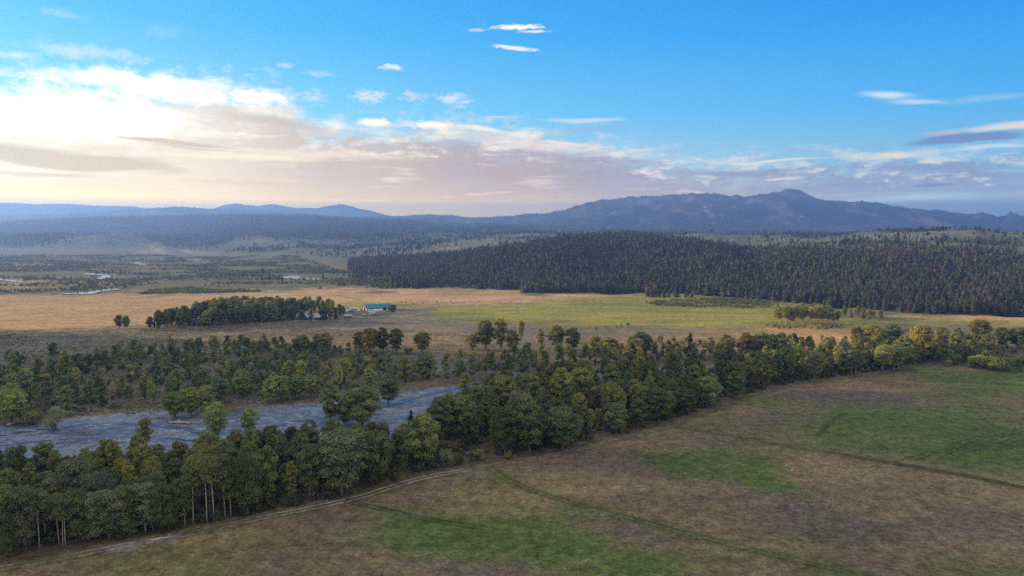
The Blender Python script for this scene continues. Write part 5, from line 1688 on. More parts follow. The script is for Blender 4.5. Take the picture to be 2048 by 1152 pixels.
mass("grass", TUFT, X, Y, np.random.default_rng(5).uniform(.18, .48, len(X)), cc, "tufted dry and green grass of the near meadow", M_LEAF, sink=0.02, wide=np.full(len(X), 1.6))
print("tufts", len(X))

# ------------------------------------------------------------------ stones, dead wood
def stones(name, X, Y, rad, label):
    g = np.random.default_rng(9)
    V0 = np.array([(1, 0, 0), (.5, .87, 0), (-.5, .87, 0), (-1, 0, 0), (-.5, -.87, 0), (.5, -.87, 0), (.45, .2, .6), (-.2, .45, .62), (-.3, -.35, .58), (.35, -.35, .55)], float)
    F3 = np.array([(0, 1, 6), (1, 2, 7), (1, 7, 6), (2, 3, 7), (3, 4, 8), (3, 8, 7), (4, 5, 8), (5, 0, 9), (0, 6, 9), (5, 9, 8), (6, 7, 8), (6, 8, 9)])
    cc = np.array((0.3, 0.3, 0.3)) * g.uniform(.5, 1.6, (len(X), 1))
    return mass(name, [(V0, F3, np.ones(10), 1.0)], X, Y, rad, cc, label, M_GROUNDROCK, sink=0.08)


M_GROUNDROCK = ground_mat("river_stone", 3.0, 0.2)
X, Y = in_px_poly(RIVER, 7000, 361)
stones("gravel", X, Y, np.random.default_rng(10).uniform(.12, .42, len(X)) * (np.random.default_rng(11).random(len(X)) ** 2 + .5), "loose cobbles on the gravel river bed")


def dead_tree(seed, h, name="dead_tree"):
    g = np.random.default_rng(seed)
    mb = MB()
    mb.tube([(0, 0, -.4), (.1, 0, h * .35), (-.1, .15, h * .7), (.1, 0, h)], [h * .018, h * .014, h * .008, .02], 6)
    for k in range(16):
        q = .35 + .6 * k / 16
        a = k * 2.4 + g.random()
        L = h * .26 * (1.15 - q) + .5
        b = (0, .1 * q, h * q)
        t = (math.cos(a) * L, math.sin(a) * L, h * q + L * .75)
        mb.tube([b, ((t[0]) * .5, t[1] * .5, h * q + L * .3), t], [h * .006, h * .004, .012], 4)
        for j in range(3):
            a2 = a + g.uniform(-.9, .9)
            s = .4 + .2 * j
            m = tuple(np.array(b) * (1 - s) + np.array(t) * s)
            mb.tube([m, (m[0] + math.cos(a2) * L * .35, m[1] + math.sin(a2) * L * .35, m[2] + L * .4)], [h * .003, .01], 3)
    return mb


for px_, py_, tp_, lb_ in ((62, 1060, 962, "bleached dead tree with bare grey boughs among the trackside aspens"), (310, 1010, 932, "grey dead tree with feathery twigs inside the belt"), (90, 1078, 1000, "thin leafless tree beside the lone bare stem"), (1652, 0, 0, "")):
    if not py_:
        continue
    x, y, z = spot_of(px_, py_)
    o = dead_tree(px_, (py_ - tp_) * y / F).build("dead_tree", M_DEAD)
    o.location = (x, y, z)
    tag(o, lb_, "dead tree")


def log_between(p0, p1, r, label, twigs=3):
    x0, y0, z0 = spot_of(*p0)
    x1, y1, z1 = spot_of(*p1)
    mb = MB()
    L = np.array([x1 - x0, y1 - y0, 0])
    mb.tube([(0, 0, r), L * .5 + [0, 0, r * 1.3], L + [0, 0, r * 1.6]], [r, r * .8, r * .35], 7)
    g = np.random.default_rng(int(p0[0]))
    for k in range(twigs):
        b = L * (.45 + .5 * k / max(twigs, 1)) + [0, 0, r]
        mb.tube([b, b + np.array([g.normal(0, .7), g.normal(0, .7), g.uniform(.5, 1.2)])], [r * .4, .03], 4)
    o = mb.build("fallen_log", M_DEAD, None, True)
    o.location = (x0, y0, (z0 + z1) / 2)
    tag(o, label, "log")


log_between((302, 1083), (348, 1076), .28, "pale driftwood log with a snag at the gravel pull-off", 5)
log_between((634, 976), (658, 989), .22, "bleached fallen trunk before the large billowing cottonwood", 4)
log_between((14, 853), (34, 848), .5, "white driftwood heap's longest log on the gravel", 6)
log_between((625, 992), (632, 986), .16, "short pale fallen branch by the large billowing cottonwood", 3)

log_between((338, 847), (398, 849), .45, "long dark-shadowed driftwood log stranded in the river bend", 6)
log_between((352, 843), (380, 850), .35, "shorter driftwood log crossing the stranded long one", 4)
log_between((168, 855), (192, 853), .3, "white driftwood log by the rapids at the bushy willow", 3)

# ------------------------------------------------------------------ ranch buildings
M_TEAL = simple_mat("teal_metal_roof", (0.02, 0.22, 0.31), 0.55, 0.4, 0.15, .8, stretch=(1, .2, 1))
M_SLATE = simple_mat("slate_wall", (0.40, 0.45, 0.50), 0.8, 0.2, 0.3, 1.2, stretch=(.3, .3, 3))
M_WOOD = simple_mat("raw_pine_wall", (0.55, 0.30, 0.17), 0.8, 0.2, 0.25, 1.2, stretch=(1, 1, .3))
M_WHITE = simple_mat("white_paint", (0.78, 0.78, 0.77), 0.6, 0.3, 0.1, 1.0)
M_DARK = simple_mat("dark_interior", (0.03, 0.025, 0.03), 0.9, 0.1, 0.3, 1.0)
M_LOGW = simple_mat("dark_log_wall", (0.11, 0.075, 0.055), 0.85, 0.15, 0.3, 1.0, stretch=(.3, .3, 3))
M_GREYR = simple_mat("grey_metal_roof", (0.34, 0.37, 0.40), 0.5, 0.4, 0.15, 1.0)
M_DARKR = simple_mat("dark_shingle_roof", (0.06, 0.06, 0.085), 0.85, 0.2, 0.3, 2.0)
M_MAUVER = simple_mat("mauve_shingle_roof", (0.27, 0.20, 0.24), 0.85, 0.2, 0.2, 2.0)
M_GLASS = simple_mat("window_glass", (0.05, 0.06, 0.07), 0.08, 0.6, 0.05, 1.0)
M_TYRE = simple_mat("tyre_rubber", (0.02, 0.02, 0.02), 0.8, 0.2, 0.2, 3.0)
M_CHROME = simple_mat("bright_trim", (0.6, 0.6, 0.6), 0.3, 0.5, 0.05, 3.0, 0.8)
M_BLUEP = simple_mat("blue_paint", (0.08, 0.20, 0.42), 0.35, 0.5, 0.08, 1.0)
M_SILVER = simple_mat("silver_paint", (0.52, 0.54, 0.56), 0.35, 0.5, 0.06, 1.0)
M_RED = simple_mat("red_brown_paint", (0.33, 0.15, 0.12), 0.5, 0.4, 0.1, 1.0)
M_POST = simple_mat("weathered_post", (0.17, 0.145, 0.12), 0.9, 0.1, 0.3, 3.0)
M_STONE = simple_mat("chimney_stone", (0.46, 0.36, 0.33), 0.9, 0.1, 0.3, 2.0)


def root_at(name, px, py, rz, label, cat, group=None):
    x, y, z = spot_of(px, py)
    o = bpy.data.objects.new(name, None)
    COL.objects.link(o)
    o.location = (x, y, z)
    o.rotation_euler = (0, 0, rz)
    return tag(o, label, cat, group)


def gable(root, L, Wd, eave, ridge_h, wall_m, roof_m, over=.5, gable_m=None, chimney=False, doors=(), windows=(), porch=False):
    """house with its ridge along local x, front wall at y = 0"""
    mb = MB()
    mb.box(0, L, 0, .2, -.5, eave).build("wall", wall_m, root)
    MB().box(0, L, Wd - .2, Wd, -.5, eave).build("wall", wall_m, root)
    for x0 in (0.0, L - .2):
        gb = MB()
        V = [(x, y, z) for x in (x0 - .004 * (x0 > 0), x0 + .2) for y, z in ((.2, -.5), (Wd - .2, -.5), (Wd - .2, eave), (Wd / 2, ridge_h - .1), (.2, eave))]
        gb.add(V, [(0, 1, 2, 3, 4), (9, 8, 7, 6, 5)] + [(i, i + 5, (i + 1) % 5 + 5, (i + 1) % 5) for i in range(5)])
        gb.build("gable", gable_m or wall_m, root)
    rf = MB()
    sl = (ridge_h - eave) / (Wd / 2)
    for s in (0, 1):
        y0 = -over if s == 0 else Wd + over
        z0 = eave - sl * over
        V = []
        for x in (-over, L + over):
            V += [(x, y0, z0 + .06), (x, Wd / 2, ridge_h + .06), (x, Wd / 2, ridge_h + .26), (x, y0, z0 + .26)]
        rf.add(V, [(0, 1, 2, 3), (7, 6, 5, 4), (0, 4, 5, 1), (1, 5, 6, 2), (2, 6, 7, 3), (3, 7, 4, 0)])
    for k in range(int(L / 1.2)):
        x = k * 1.2 + .5
        rf.add([(x, -over, eave - sl * over + .26), (x + .07, -over, eave - sl * over + .26), (x + .07, Wd / 2, ridge_h + .26), (x, Wd / 2, ridge_h + .26),
                (x, -over, eave - sl * over + .33), (x + .07, -over, eave - sl * over + .33), (x + .07, Wd / 2, ridge_h + .33), (x, Wd / 2, ridge_h + .33)],
               [(4, 5, 6, 7), (0, 1, 5, 4), (1, 2, 6, 5), (3, 0, 4, 7)])
    roof = rf.build("roof", roof_m, root)
    if chimney:
        MB().box(L * .5, L * .5 + 1.0, Wd * .36, Wd * .36 + 1.0, ridge_h - 1.2, ridge_h + 1.4).box(L * .5 - .1, L * .5 + 1.1, Wd * .36 - .1, Wd * .36 + 1.1, ridge_h + 1.4, ridge_h + 1.6).build("chimney", M_STONE, roof)
    for x, w, h in doors:
        d = MB().box(x, x + w, -.08, .05, -.1, h).build("door", M_DARK, root)
        MB().box(x - .12, x, -.1, -.003, -.1, h + .12).box(x + w, x + w + .12, -.1, -.003, -.1, h + .12).box(x, x + w, -.1, -.003, h, h + .12).build("frame", M_WHITE, d)
    for x, z, w, h in windows:
        f = MB().box(x - .1, x, -.08, -.003, z - .1, z + h + .1).box(x + w, x + w + .1, -.08, -.003, z - .1, z + h + .1).box(x, x + w, -.08, -.003, z + h, z + h + .1).box(x, x + w, -.08, -.003, z - .1, z).build("window", M_WHITE, root)
        MB().box(x, x + w, -.05, -.004, z, z + h).build("pane", M_GLASS, f)
    if porch:
        for k in range(4):
            x = .4 + (L - .8) * k / 3
            MB().box(x - .09, x + .09, -1.9, -1.72, -.4, eave - .25).build("porch_post", M_WOOD, root)
        MB().add([(-.3, -2.3, eave - .45), (L + .3, -2.3, eave - .45), (L + .3, -.55, eave + .0), (-.3, -.55, eave + .0), (-.3, -2.3, eave - .3), (L + .3, -2.3, eave - .3), (L + .3, -.55, eave + .15), (-.3, -.55, eave + .15)],
                 [(0, 3, 2, 1), (4, 5, 6, 7), (0, 1, 5, 4), (1, 2, 6, 5), (2, 3, 7, 6), (3, 0, 4, 7)]).build("porch_roof", roof_m, root)


b = root_at("barn", 733, 622.5, R(30), "long barn with teal metal roof and raw pine end wall", "barn")
gable(b, 24, 10, 2.8, 5.4, M_SLATE, M_TEAL, .7, M_WOOD, doors=((3.0, 2.6, 2.5), (9, 2.6, 2.5), (15.5, 3.0, 2.5), (20.5, 2.4, 2.5)), windows=((6.6, 1.1, 1.2, 1.0), (13, 1.1, 1.2, 1.0), (19.4, 1.1, 1.0, 1.0)))
dr = MB().box(-.10, -.005, 2.9, 7.1, -.1, 3.3).build("barn_door", M_DARK, b)
MB().box(-.16, -.006, 2.6, 2.9, -.1, 3.6).box(-.16, -.006, 7.1, 7.4, -.1, 3.6).box(-.16, -.006, 2.9, 7.1, 3.3, 3.6).build("frame", M_WOOD, dr)

c = root_at("cabin", 376, 651.5, R(-8), "dark-roofed cabin with a stone chimney under the grove trees", "cabin")
gable(c, 13, 8, 2.7, 5.4, M_LOGW, M_DARKR, .7, chimney=True, doors=((6, 1.1, 2.1),), windows=((2, 1.0, 1.5, 1.1), (9.2, 1.0, 1.5, 1.1)), porch=True)
h1 = root_at("ranch_house", 594, 640, R(15), "ranch house with mauve shingle roof at the grove edge", "house")
gable(h1, 8, 5.5, 2.3, 4.6, M_LOGW, M_MAUVER, .6, doors=((3.4, 1.0, 2.0),), windows=((1.2, 1.0, 1.2, 1.0), (5.8, 1.0, 1.2, 1.0)))
h2 = root_at("ranch_house", 614, 640.5, R(70), "tall narrow ranch house with pale metal roof facing the field", "house")
gable(h2, 7, 6, 2.7, 5.6, M_LOGW, M_GREYR, .6, chimney=True, windows=((1.3, 1.1, 1.1, 1.1), (4.5, 1.1, 1.1, 1.1)))
h3 = root_at("ranch_house", 630, 639.5, R(8), "ranch house with the brightest pale roof, nearest the parked cars", "house")
gable(h3, 9.6, 6.2, 2.4, 4.8, M_LOGW, M_GREYR, .7, doors=((4.2, 1.0, 2.0),), windows=((1.3, 1.0, 1.4, 1.1), (6.8, 1.0, 1.4, 1.1)), porch=True)
sh = root_at("shed", 688, 637, R(5), "low grey shed beyond the grove's end", "shed")
gable(sh, 6, 4, 2.0, 3.0, M_POST, M_GREYR, .3, doors=((2.2, 1.2, 1.8),))


# ------------------------------------------------------------------ vehicles
def pickup(px, py, rz, paint, label, cat="pickup truck", name="pickup_truck"):
    r = root_at(name, px, py, rz, label, cat, "vehicles parked on the ranch")
    body = MB().prism([(-2.7, .45), (2.7, .45), (2.72, .95), (1.25, 1.08), (.75, 1.12), (-2.7, 1.1)], -.95, .95).build("body", paint, r)
    cab = MB().prism([(-.95, 1.1), (1.15, 1.12), (.55, 1.82), (-.8, 1.85)], -.88, .88).build("cab", paint, r)
    MB().prism([(-.72, 1.2), (.92, 1.2), (.46, 1.74), (-.66, 1.77)], -.895, -.882).prism([(-.72, 1.2), (.92, 1.2), (.46, 1.74), (-.66, 1.77)], .882, .895).build("window", M_GLASS, cab)
    for x in (-1.7, 1.75):
        for y in (-.86, .86):
            w = MB().wheel(x, y, .4, .26).build("wheel", M_TYRE, r)
            MB().wheel(x, y * 1.17, .22, .03).build("rim", M_CHROME, w).location = (0, 0, .18)
    MB().box(2.7, 2.85, -.9, .9, .45, .65).build("bumper", M_CHROME, r)
    for y in (-.7, .55):
        MB().box(2.722, 2.75, y, y + .18, .72, .88).build("headlight", M_WHITE, r)


def car(px, py, rz, paint, label):
    r = root_at("parked_car", px, py, rz, label, "car", "vehicles parked on the ranch")
    MB().prism([(-2.3, .4), (2.3, .4), (2.33, .75), (1.1, .98), (-2.2, 1.05), (-2.33, .8)], -.9, .9).build("body", paint, r)
    cab = MB().prism([(-2.0, 1.03), (1.05, .97), (.35, 1.55), (-1.7, 1.6)], -.8, .8).build("roof", paint, r)
    MB().prism([(-1.8, 1.08), (.8, 1.05), (.28, 1.48), (-1.62, 1.52)], -.815, -.802).prism([(-1.8, 1.08), (.8, 1.05), (.28, 1.48), (-1.62, 1.52)], .802, .815).build("window", M_GLASS, cab)
    for x in (-1.45, 1.45):
        for y in (-.82, .82):
            w = MB().wheel(x, y, .34, .22).build("wheel", M_TYRE, r)
            MB().wheel(x, y * 1.16, .18, .03).build("rim", M_CHROME, w).location = (0, 0, .16)


def trailer(px, py, rz, paint, label, L=6.0, Hh=2.4, stripes=True):
    r = root_at("stock_trailer", px, py, rz, label, "trailer", "vehicles parked on the ranch")
    MB().prism([(0, .6), (L, .6), (L + .5, 1.3), (L + .1, Hh), (0, Hh)], -1.1, 1.1).build("box", paint, r)
    if stripes:
        for y0, y1 in ((-1.125, -1.102), (1.102, 1.125)):
            MB().box(.4, L - .4, y0, y1, 1.5, 1.75).build("vent_slot", M_DARK, r)
    MB().tube([(L + .4, 0, .7), (L + 1.6, 0, .6)], [.07, .07], 6).build("hitch", M_CHROME, r)
    for x in (L * .4, L * .4 + .95):
        for y in (-1.02, 1.02):
            MB().wheel(x, y, .36, .2).build("wheel", M_TYRE, r)


car(690.5, 623.6, R(20), M_WHITE, "white car nearest the grove's end")
car(698, 622.4, R(10), M_WHITE, "white car parked second from the grove's end")
pickup(703, 624.2, R(160), M_BLUEP, "blue pickup truck behind the row of white cars")
trailer(699, 619.6, R(4), M_WHITE, "long white trailer parked behind the cars", 8.0, 2.3)
car(720.5, 621.6, R(60), M_WHITE, "white car beside the barn's pine end wall")
trailer(736, 625, R(12), M_WHITE, "white stock trailer along the barn wall, nearest its pine end", 7.0, 2.5)
trailer(751, 623.8, R(22), M_WHITE, "white stock trailer along the barn wall by the round tree", 6.0, 2.4)
pickup(763, 623.4, R(24), M_WHITE, "white pickup truck by the barn's far corner")
trailer(738.5, 631.2, R(-4), M_SILVER, "pale blue-grey trailer standing in the yard", 5.0, 2.7)
pickup(750.5, 631.4, R(-4), M_BLUEP, "blue pickup truck hitched before the yard trailer")
trailer(757, 629.2, R(8), M_RED, "low red-brown flat trailer in the yard", 5.5, 1.2, False)
trailer(726, 631, R(-28), M_SILVER, "small pale utility trailer alone in the yard", 3.4, 1.1, False)


# ------------------------------------------------------------------ fences
def fence(pts, n, label, hgt=1.25):
    wp = [spot_of(*p) for p in pts]
    seg = [0]
    for a_, b_ in zip(wp[:-1], wp[1:]):
        seg.append(seg[-1] + math.hypot(b_[0] - a_[0], b_[1] - a_[1]))
    r = bpy.data.objects.new("fence", None)
    COL.objects.link(r)
    r.location = wp[0]
    tag(r, label, "fence")
    pm = MB().tube([(0, 0, -.3), (0, 0, hgt)], [.09, .075], 6).mesh("post", M_POST)
    wire = MB()
    last = None
    for k in range(n):
        s = seg[-1] * k / (n - 1)
        x = float(np.interp(s, seg, [p[0] for p in wp])) - wp[0][0]
        y = float(np.interp(s, seg, [p[1] for p in wp])) - wp[0][1]
        z = float(H(x + wp[0][0], y + wp[0][1])) - wp[0][2]
        link("post", pm, r, (x, y, z))
        if last:
            for q in (.45, .8, 1.12):
                wire.tube([(last[0], last[1], last[2] + q), (x, y, z + q)], [.012, .012], 3)
        last = (x, y, z)
    wire.build("wire", M_POST, r)


fence([(-40, 669.5), (0, 666.5), (120, 659.5), (232, 653.5)], 44, "post and wire fence along the ranch lane")
fence([(262, 655), (300, 655)], 9, "short run of fence between the lone pair and the grove")
fence([(440, 651), (500, 648), (560, 644)], 22, "fence along the grove's field side")
fence([(690, 614.5), (740, 612.5), (790, 611), (900, 607), (1000, 602)], 60, "fence behind the barn crossing the golden field")
for px_, py_, lb_ in ((803, 604.5, "dark bush dot above the barn fence, nearer the barn"), (811, 606, "dark bush dot just past the first one"), (827, 609, "dark bush on the bank beyond the barn"), (846, 607.5, "low dark bush midway along the barn fence"), (874, 605, "dark bush where the track meets the barn fence"), (901, 602.6, "farthest dark bush along the barn fence")):
    x, y, z = spot_of(px_, py_)
    tm, cm, ph = PROTO["shrub"][px_ % 3]
    r = bpy.data.objects.new("dark_bush", None)
    COL.objects.link(r)
    r.location = (x, y, z)
    r.scale = (.42, .42, .4)
    tag(r, lb_, "bush", "dark bushes along the barn fence")
    link("stem", tm, r)
    link("crown", cm, r).color = (0.05, 0.05, 0.03, 1)
HAZE_GLOW = (0.12, 0.26, 0.56)
HAZE = 2.0e-4
HAZE_COL = (0.23, 0.45, 1.0, 1)
BACKSKY = 1.05
RIM = [(-500, 120), (0, 158), (120, 155), (250, 140), (420, 150), (560, 170), (640, 232), (740, 236), (900, 238), (1010, 246), (1180, 274), (1320, 302), (1420, 320), (1560, 314), (1700, 304), (1850, 298), (2048, 292), (2600, 290)]
LITDEPTH = [(-500, 9.0), (0, 7.2), (300, 5.4), (500, 3.2), (700, 2.6), (1000, 2.4), (1250, 1.5), (1500, 1.3), (2048, 1.3)]
DECKSHADE = [(-500, (246, 226, 190)), (0, (240, 222, 190)), (350, (234, 218, 200)), (700, (200, 186, 182)), (1000, (178, 170, 180)), (1250, (160, 163, 190)), (1600, (140, 156, 196)), (2048, (136, 158, 204)), (2600, (130, 160, 205))]
DECKLIT = [(-500, (255, 254, 250)), (0, (255, 254, 250)), (400, (255, 250, 240)), (700, (255, 244, 228)), (1000, (250, 236, 222)), (1300, (240, 230, 226)), (1700, (238, 228, 222)), (2048, (234, 228, 226)), (2600, (220, 220, 228))]
DECKGAP = [(-500, 0.1), (0, 0.1), (700, 0.1), (1100, 0.15), (1400, 0.2), (1700, 0.3), (2600, 0.4)]
HORIZON = [(-500, (255, 222, 140)), (0, (255, 222, 150)), (250, (250, 218, 168)), (500, (240, 216, 180)), (800, (222, 206, 190)), (1100, (206, 198, 200)), (1400, (172, 190, 215)), (1700, (160, 194, 226)), (2048, (150, 190, 228)), (2600, (150, 190, 228))]
CLOUDS = [
    (1800, 396, 330, 9, (168, 204, 234), 0.85, dict(soft=0.9, nz="s", amp=0.9)),
    (1500, 398, 120, 5, (196, 204, 222), 0.6, dict(soft=0.9, nz="s", amp=0.9)),
    (140, 232, 330, 62, (255, 254, 250), 0.95, dict(soft=0.9, nz="c", amp=0.9, glow=1.3)),
    (300, 172, 300, 34, (255, 254, 250), 0.95, dict(soft=0.8, nz="c", amp=1.3, glow=1.15)),
    (520, 186, 80, 20, (255, 252, 248), 0.9, dict(soft=0.7, nz="c", amp=1.2, glow=1.05)),
    (120, 314, 290, 24, (206, 190, 168), 0.95, dict(soft=0.4, nz="s", amp=0.7, slope=0.07)),
    (60, 344, 190, 8, (212, 194, 170), 0.8, dict(soft=0.6, nz="s", amp=0.9)),
    (360, 284, 170, 7, (204, 186, 172), 0.85, dict(soft=0.6, nz="s", amp=1.0, slope=0.06)),
    (430, 300, 130, 4, (206, 188, 176), 0.7, dict(soft=0.6, nz="s", amp=1.0, slope=0.06)),
    (560, 246, 170, 18, (200, 188, 184), 0.75, dict(soft=0.8, nz="b", amp=1.2, slope=0.14)),
    (480, 318, 220, 9, (255, 240, 206), 0.8, dict(soft=0.9, nz="s", amp=1.1)),
    (520, 368, 260, 8, (214, 194, 178), 0.6, dict(soft=0.9, nz="s", amp=1.1)),
    (1000, 330, 300, 12, (182, 172, 180), 0.6, dict(soft=0.9, nz="s", amp=1.2)),
    (130, 380, 260, 8, (255, 228, 158), 0.8, dict(soft=0.9, nz="s", amp=1.2)),
    (640, 310, 240, 14, (252, 234, 214), 0.6, dict(soft=0.9, nz="s", amp=1.2)),
    (1060, 290, 260, 16, (240, 226, 214), 0.6, dict(soft=0.9, nz="s", amp=1.2, slope=0.10)),
    (750, 244, 46, 11, (255, 250, 242), 0.95, dict(soft=0.7, nz="d", amp=1.4, warpk=False)),
    (868, 250, 70, 12, (255, 246, 234), 0.95, dict(soft=0.8, nz="d", amp=1.5, warpk=False)),
    (970, 264, 120, 9, (255, 240, 226), 0.8, dict(soft=0.9, nz="b", amp=1.2, slope=0.10)),
    (1130, 286, 110, 8, (246, 230, 220), 0.75, dict(soft=0.9, nz="b", amp=1.2, slope=0.12)),
    (930, 300, 230, 9, (180, 170, 180), 0.6, dict(soft=0.9, nz="s", amp=1.1, slope=0.05)),
    (1180, 318, 200, 8, (166, 164, 186), 0.6, dict(soft=0.9, nz="s", amp=1.1, slope=0.06)),
    (1500, 345, 210, 9, (140, 156, 196), 0.75, dict(soft=0.7, nz="s", amp=1.0)),
    (1560, 322, 130, 4, (240, 226, 216), 0.75, dict(soft=0.8, nz="s", amp=0.9)),
    (1850, 338, 230, 11, (140, 160, 204), 0.75, dict(soft=0.7, nz="s", amp=1.0)),
    (1570, 357, 60, 4, (244, 218, 200), 0.7, dict(soft=0.9, nz="s", amp=1.0)),
    (1700, 372, 120, 6, (142, 162, 204), 0.7, dict(soft=0.8, nz="s", amp=1.0)),
    (1035, 54, 58, 7, (255, 252, 246), 0.95, dict(soft=0.7, nz="d", amp=2.8, warpk=False)),
    (1068, 63, 46, 3.5, (255, 250, 244), 0.8, dict(soft=0.8, nz="d", amp=2.4, warpk=False)),
    (950, 60, 26, 4, (235, 242, 248), 0.5, dict(soft=0.9, nz="d", amp=2.4, warpk=False)),
    (1032, 97, 56, 6.5, (255, 250, 242), 0.9, dict(soft=0.8, nz="d", amp=2.2, warpk=False, slope=0.10)),
    (782, 135, 34, 8, (252, 246, 240), 0.75, dict(soft=1.0, nz="d", amp=2.7, warpk=False, slope=0.06)),
    (740, 193, 42, 17, (238, 236, 236), 0.7, dict(soft=1.0, nz="d", amp=2.7, warpk=False)),
    (825, 193, 36, 14, (232, 232, 236), 0.55, dict(soft=1.0, nz="d", amp=2.8, warpk=False)),
    (905, 197, 44, 17, (236, 236, 238), 0.65, dict(soft=1.0, nz="d", amp=3.0, warpk=False)),
    (570, 130, 26, 7, (220, 234, 244), 0.5, dict(soft=1.0, nz="d", amp=2.7, warpk=False)),
    (640, 148, 40, 8, (220, 234, 244), 0.4, dict(soft=1.0, nz="d", amp=2.7, warpk=False)),
    (625, 195, 40, 18, (226, 232, 240), 0.5, dict(soft=1.0, nz="d", amp=2.8, warpk=False)),
    (1165, 239, 100, 7, (222, 226, 236), 0.7, dict(soft=1.0, nz="s", amp=1.2)),
    (990, 234, 60, 5, (214, 222, 236), 0.5, dict(soft=1.0, nz="s", amp=1.2)),
    (1200, 256, 150, 8, (150, 178, 220), 0.6, dict(soft=1.0, nz="s", amp=1.2)),
    (1265, 300, 56, 8, (226, 222, 226), 0.6, dict(soft=1.0, nz="s", amp=1.2)),
    (170, 105, 150, 24, (235, 240, 244), 0.55, dict(soft=1.1, nz="c", amp=2.0)),
    (30, 112, 70, 14, (240, 240, 242), 0.6, dict(soft=1.0, nz="c", amp=1.6)),
    (110, 25, 60, 13, (215, 232, 244), 0.4, dict(soft=1.1, nz="c", amp=1.9)),
    (320, 60, 60, 22, (190, 220, 246), 0.25, dict(soft=1.1, nz="c", amp=1.9)),
    (1770, 190, 80, 13, (222, 236, 250), 0.8, dict(soft=1.0, nz="b", amp=1.2, slope=0.10)),
    (1840, 206, 100, 9, (206, 226, 246), 0.7, dict(soft=1.0, nz="b", amp=1.2, slope=0.12)),
    (1960, 200, 150, 15, (170, 205, 240), 0.5, dict(soft=1.1, nz="b", amp=1.4)),
    (2040, 252, 170, 12, (226, 222, 222), 0.85, dict(soft=0.8, nz="b", amp=0.9, slope=-0.05)),
    (1935, 280, 165, 13, (118, 150, 200), 0.95, dict(soft=0.5, nz="s", amp=0.7, slope=-0.03)),
    (1880, 273, 70, 6, (190, 186, 200), 0.7, dict(soft=0.9, nz="b", amp=0.9)),
    (1985, 298, 150, 8, (206, 224, 240), 0.7, dict(soft=0.8, nz="s", amp=0.8)),
    (1760, 312, 120, 10, (240, 228, 216), 0.7, dict(soft=1.0, nz="b", amp=0.9)),
    (1880, 372, 70, 6, (120, 152, 204), 0.7, dict(soft=0.7, nz="s", amp=0.9)),
    (1960, 350, 170, 12, (136, 164, 208), 0.6, dict(soft=0.9, nz="s", amp=1.2)),
]


# ------------------------------------------------------------------ sky with clouds, sun, air, camera
def dir_of(px, py):
    a, b = (px - CX) / F, (py - CY) / F
    v = np.array([a, CP - b * SP, -SP - b * CP])
    v /= np.linalg.norm(v)
    return math.degrees(math.atan2(v[0], v[1])), math.degrees(math.asin(v[2]))


world = bpy.data.worlds.new("World")
scene.world = world
world.use_nodes = True
W = NT(world.node_tree)
SKY_S = 0.06
KX = 1.0 / (SKY_S * 2 ** EXPO)      # node value that shows as 1.0


def lin(r, g, b):
    f = lambda c: (c / 255 / 12.92) if c / 255 <= 0.04045 else ((c / 255 + 0.055) / 1.055) ** 2.4
    return tuple(f(c) * KX for c in (r, g, b))


sky = W.n("ShaderNodeTexSky", sky_type="NISHITA")
sky.sun_disc = False
sky.sun_elevation = SUN_EL
sky.sun_rotation = SUN_AZ
sky.altitude = 2000
sky.air_density = 1.0
sky.dust_density = 0.6
sky.ozone_density = 2.0
dirv = W.n("ShaderNodeTexCoord").outputs["Generated"]
sx = W.n("ShaderNodeSeparateXYZ")
W.put(sx.inputs[0], dirv)
azr = W.math("ARCTAN2", sx.outputs[0], sx.outputs[1])
elr = W.math("ARCSINE", sx.outputs[2])
azd = W.math("MULTIPLY", azr, 180 / math.pi)
eld = W.math("MULTIPLY", elr, 180 / math.pi)
cb = W.n("ShaderNodeCombineXYZ")
W.put(cb.inputs[0], azd)
W.put(cb.inputs[1], eld)
AE = cb.outputs[0]                   # azimuth, elevation in degrees
# clear air: the physical sky, graded towards the deep blue of a clear high-valley evening
blue = W.vec("MULTIPLY", sky.outputs[0], SKYGAIN if "SKYGAIN" in globals() else (1.0, 1.0, 1.0))
SKYT = [(-6, (205, 205, 200)), (1.5, (200, 205, 205)), (4, (160, 205, 230)), (9, (95, 195, 252)), (15, (50, 172, 254)), (22, (25, 150, 248)), (34, (50, 140, 225)), (55, (110, 150, 195)), (90, (130, 150, 180))]
ramp = W.n("ShaderNodeValToRGB")
W.put(ramp.inputs[0], W.rng(eld, -6, 90, 0, 1))


def set_ramp(cr, stops):
    """stops: (position, rgb) in rising order"""
    e = cr.elements
    e.remove(e[1])
    e[0].position = stops[0][0]
    e[0].color = (*stops[0][1], 1)
    for p, c in stops[1:]:
        q = e.new(p)
        q.color = (*c, 1)


set_ramp(ramp.color_ramp, [((d_ + 6) / 96, tuple(v / KX for v in lin(*c_))) for d_, c_ in SKYT])
graded = W._scale(ramp.outputs[0], KX)
sunside = W.rng(azd, 40, -40, 0.0, 1.0)
graded = W.mix(1.0, graded, W.mix(sunside, (0.55, 0.82, 0.95), (2.2, 1.34, 1.0)), "MULTIPLY")
base = W.mix(0.88, blue, graded)

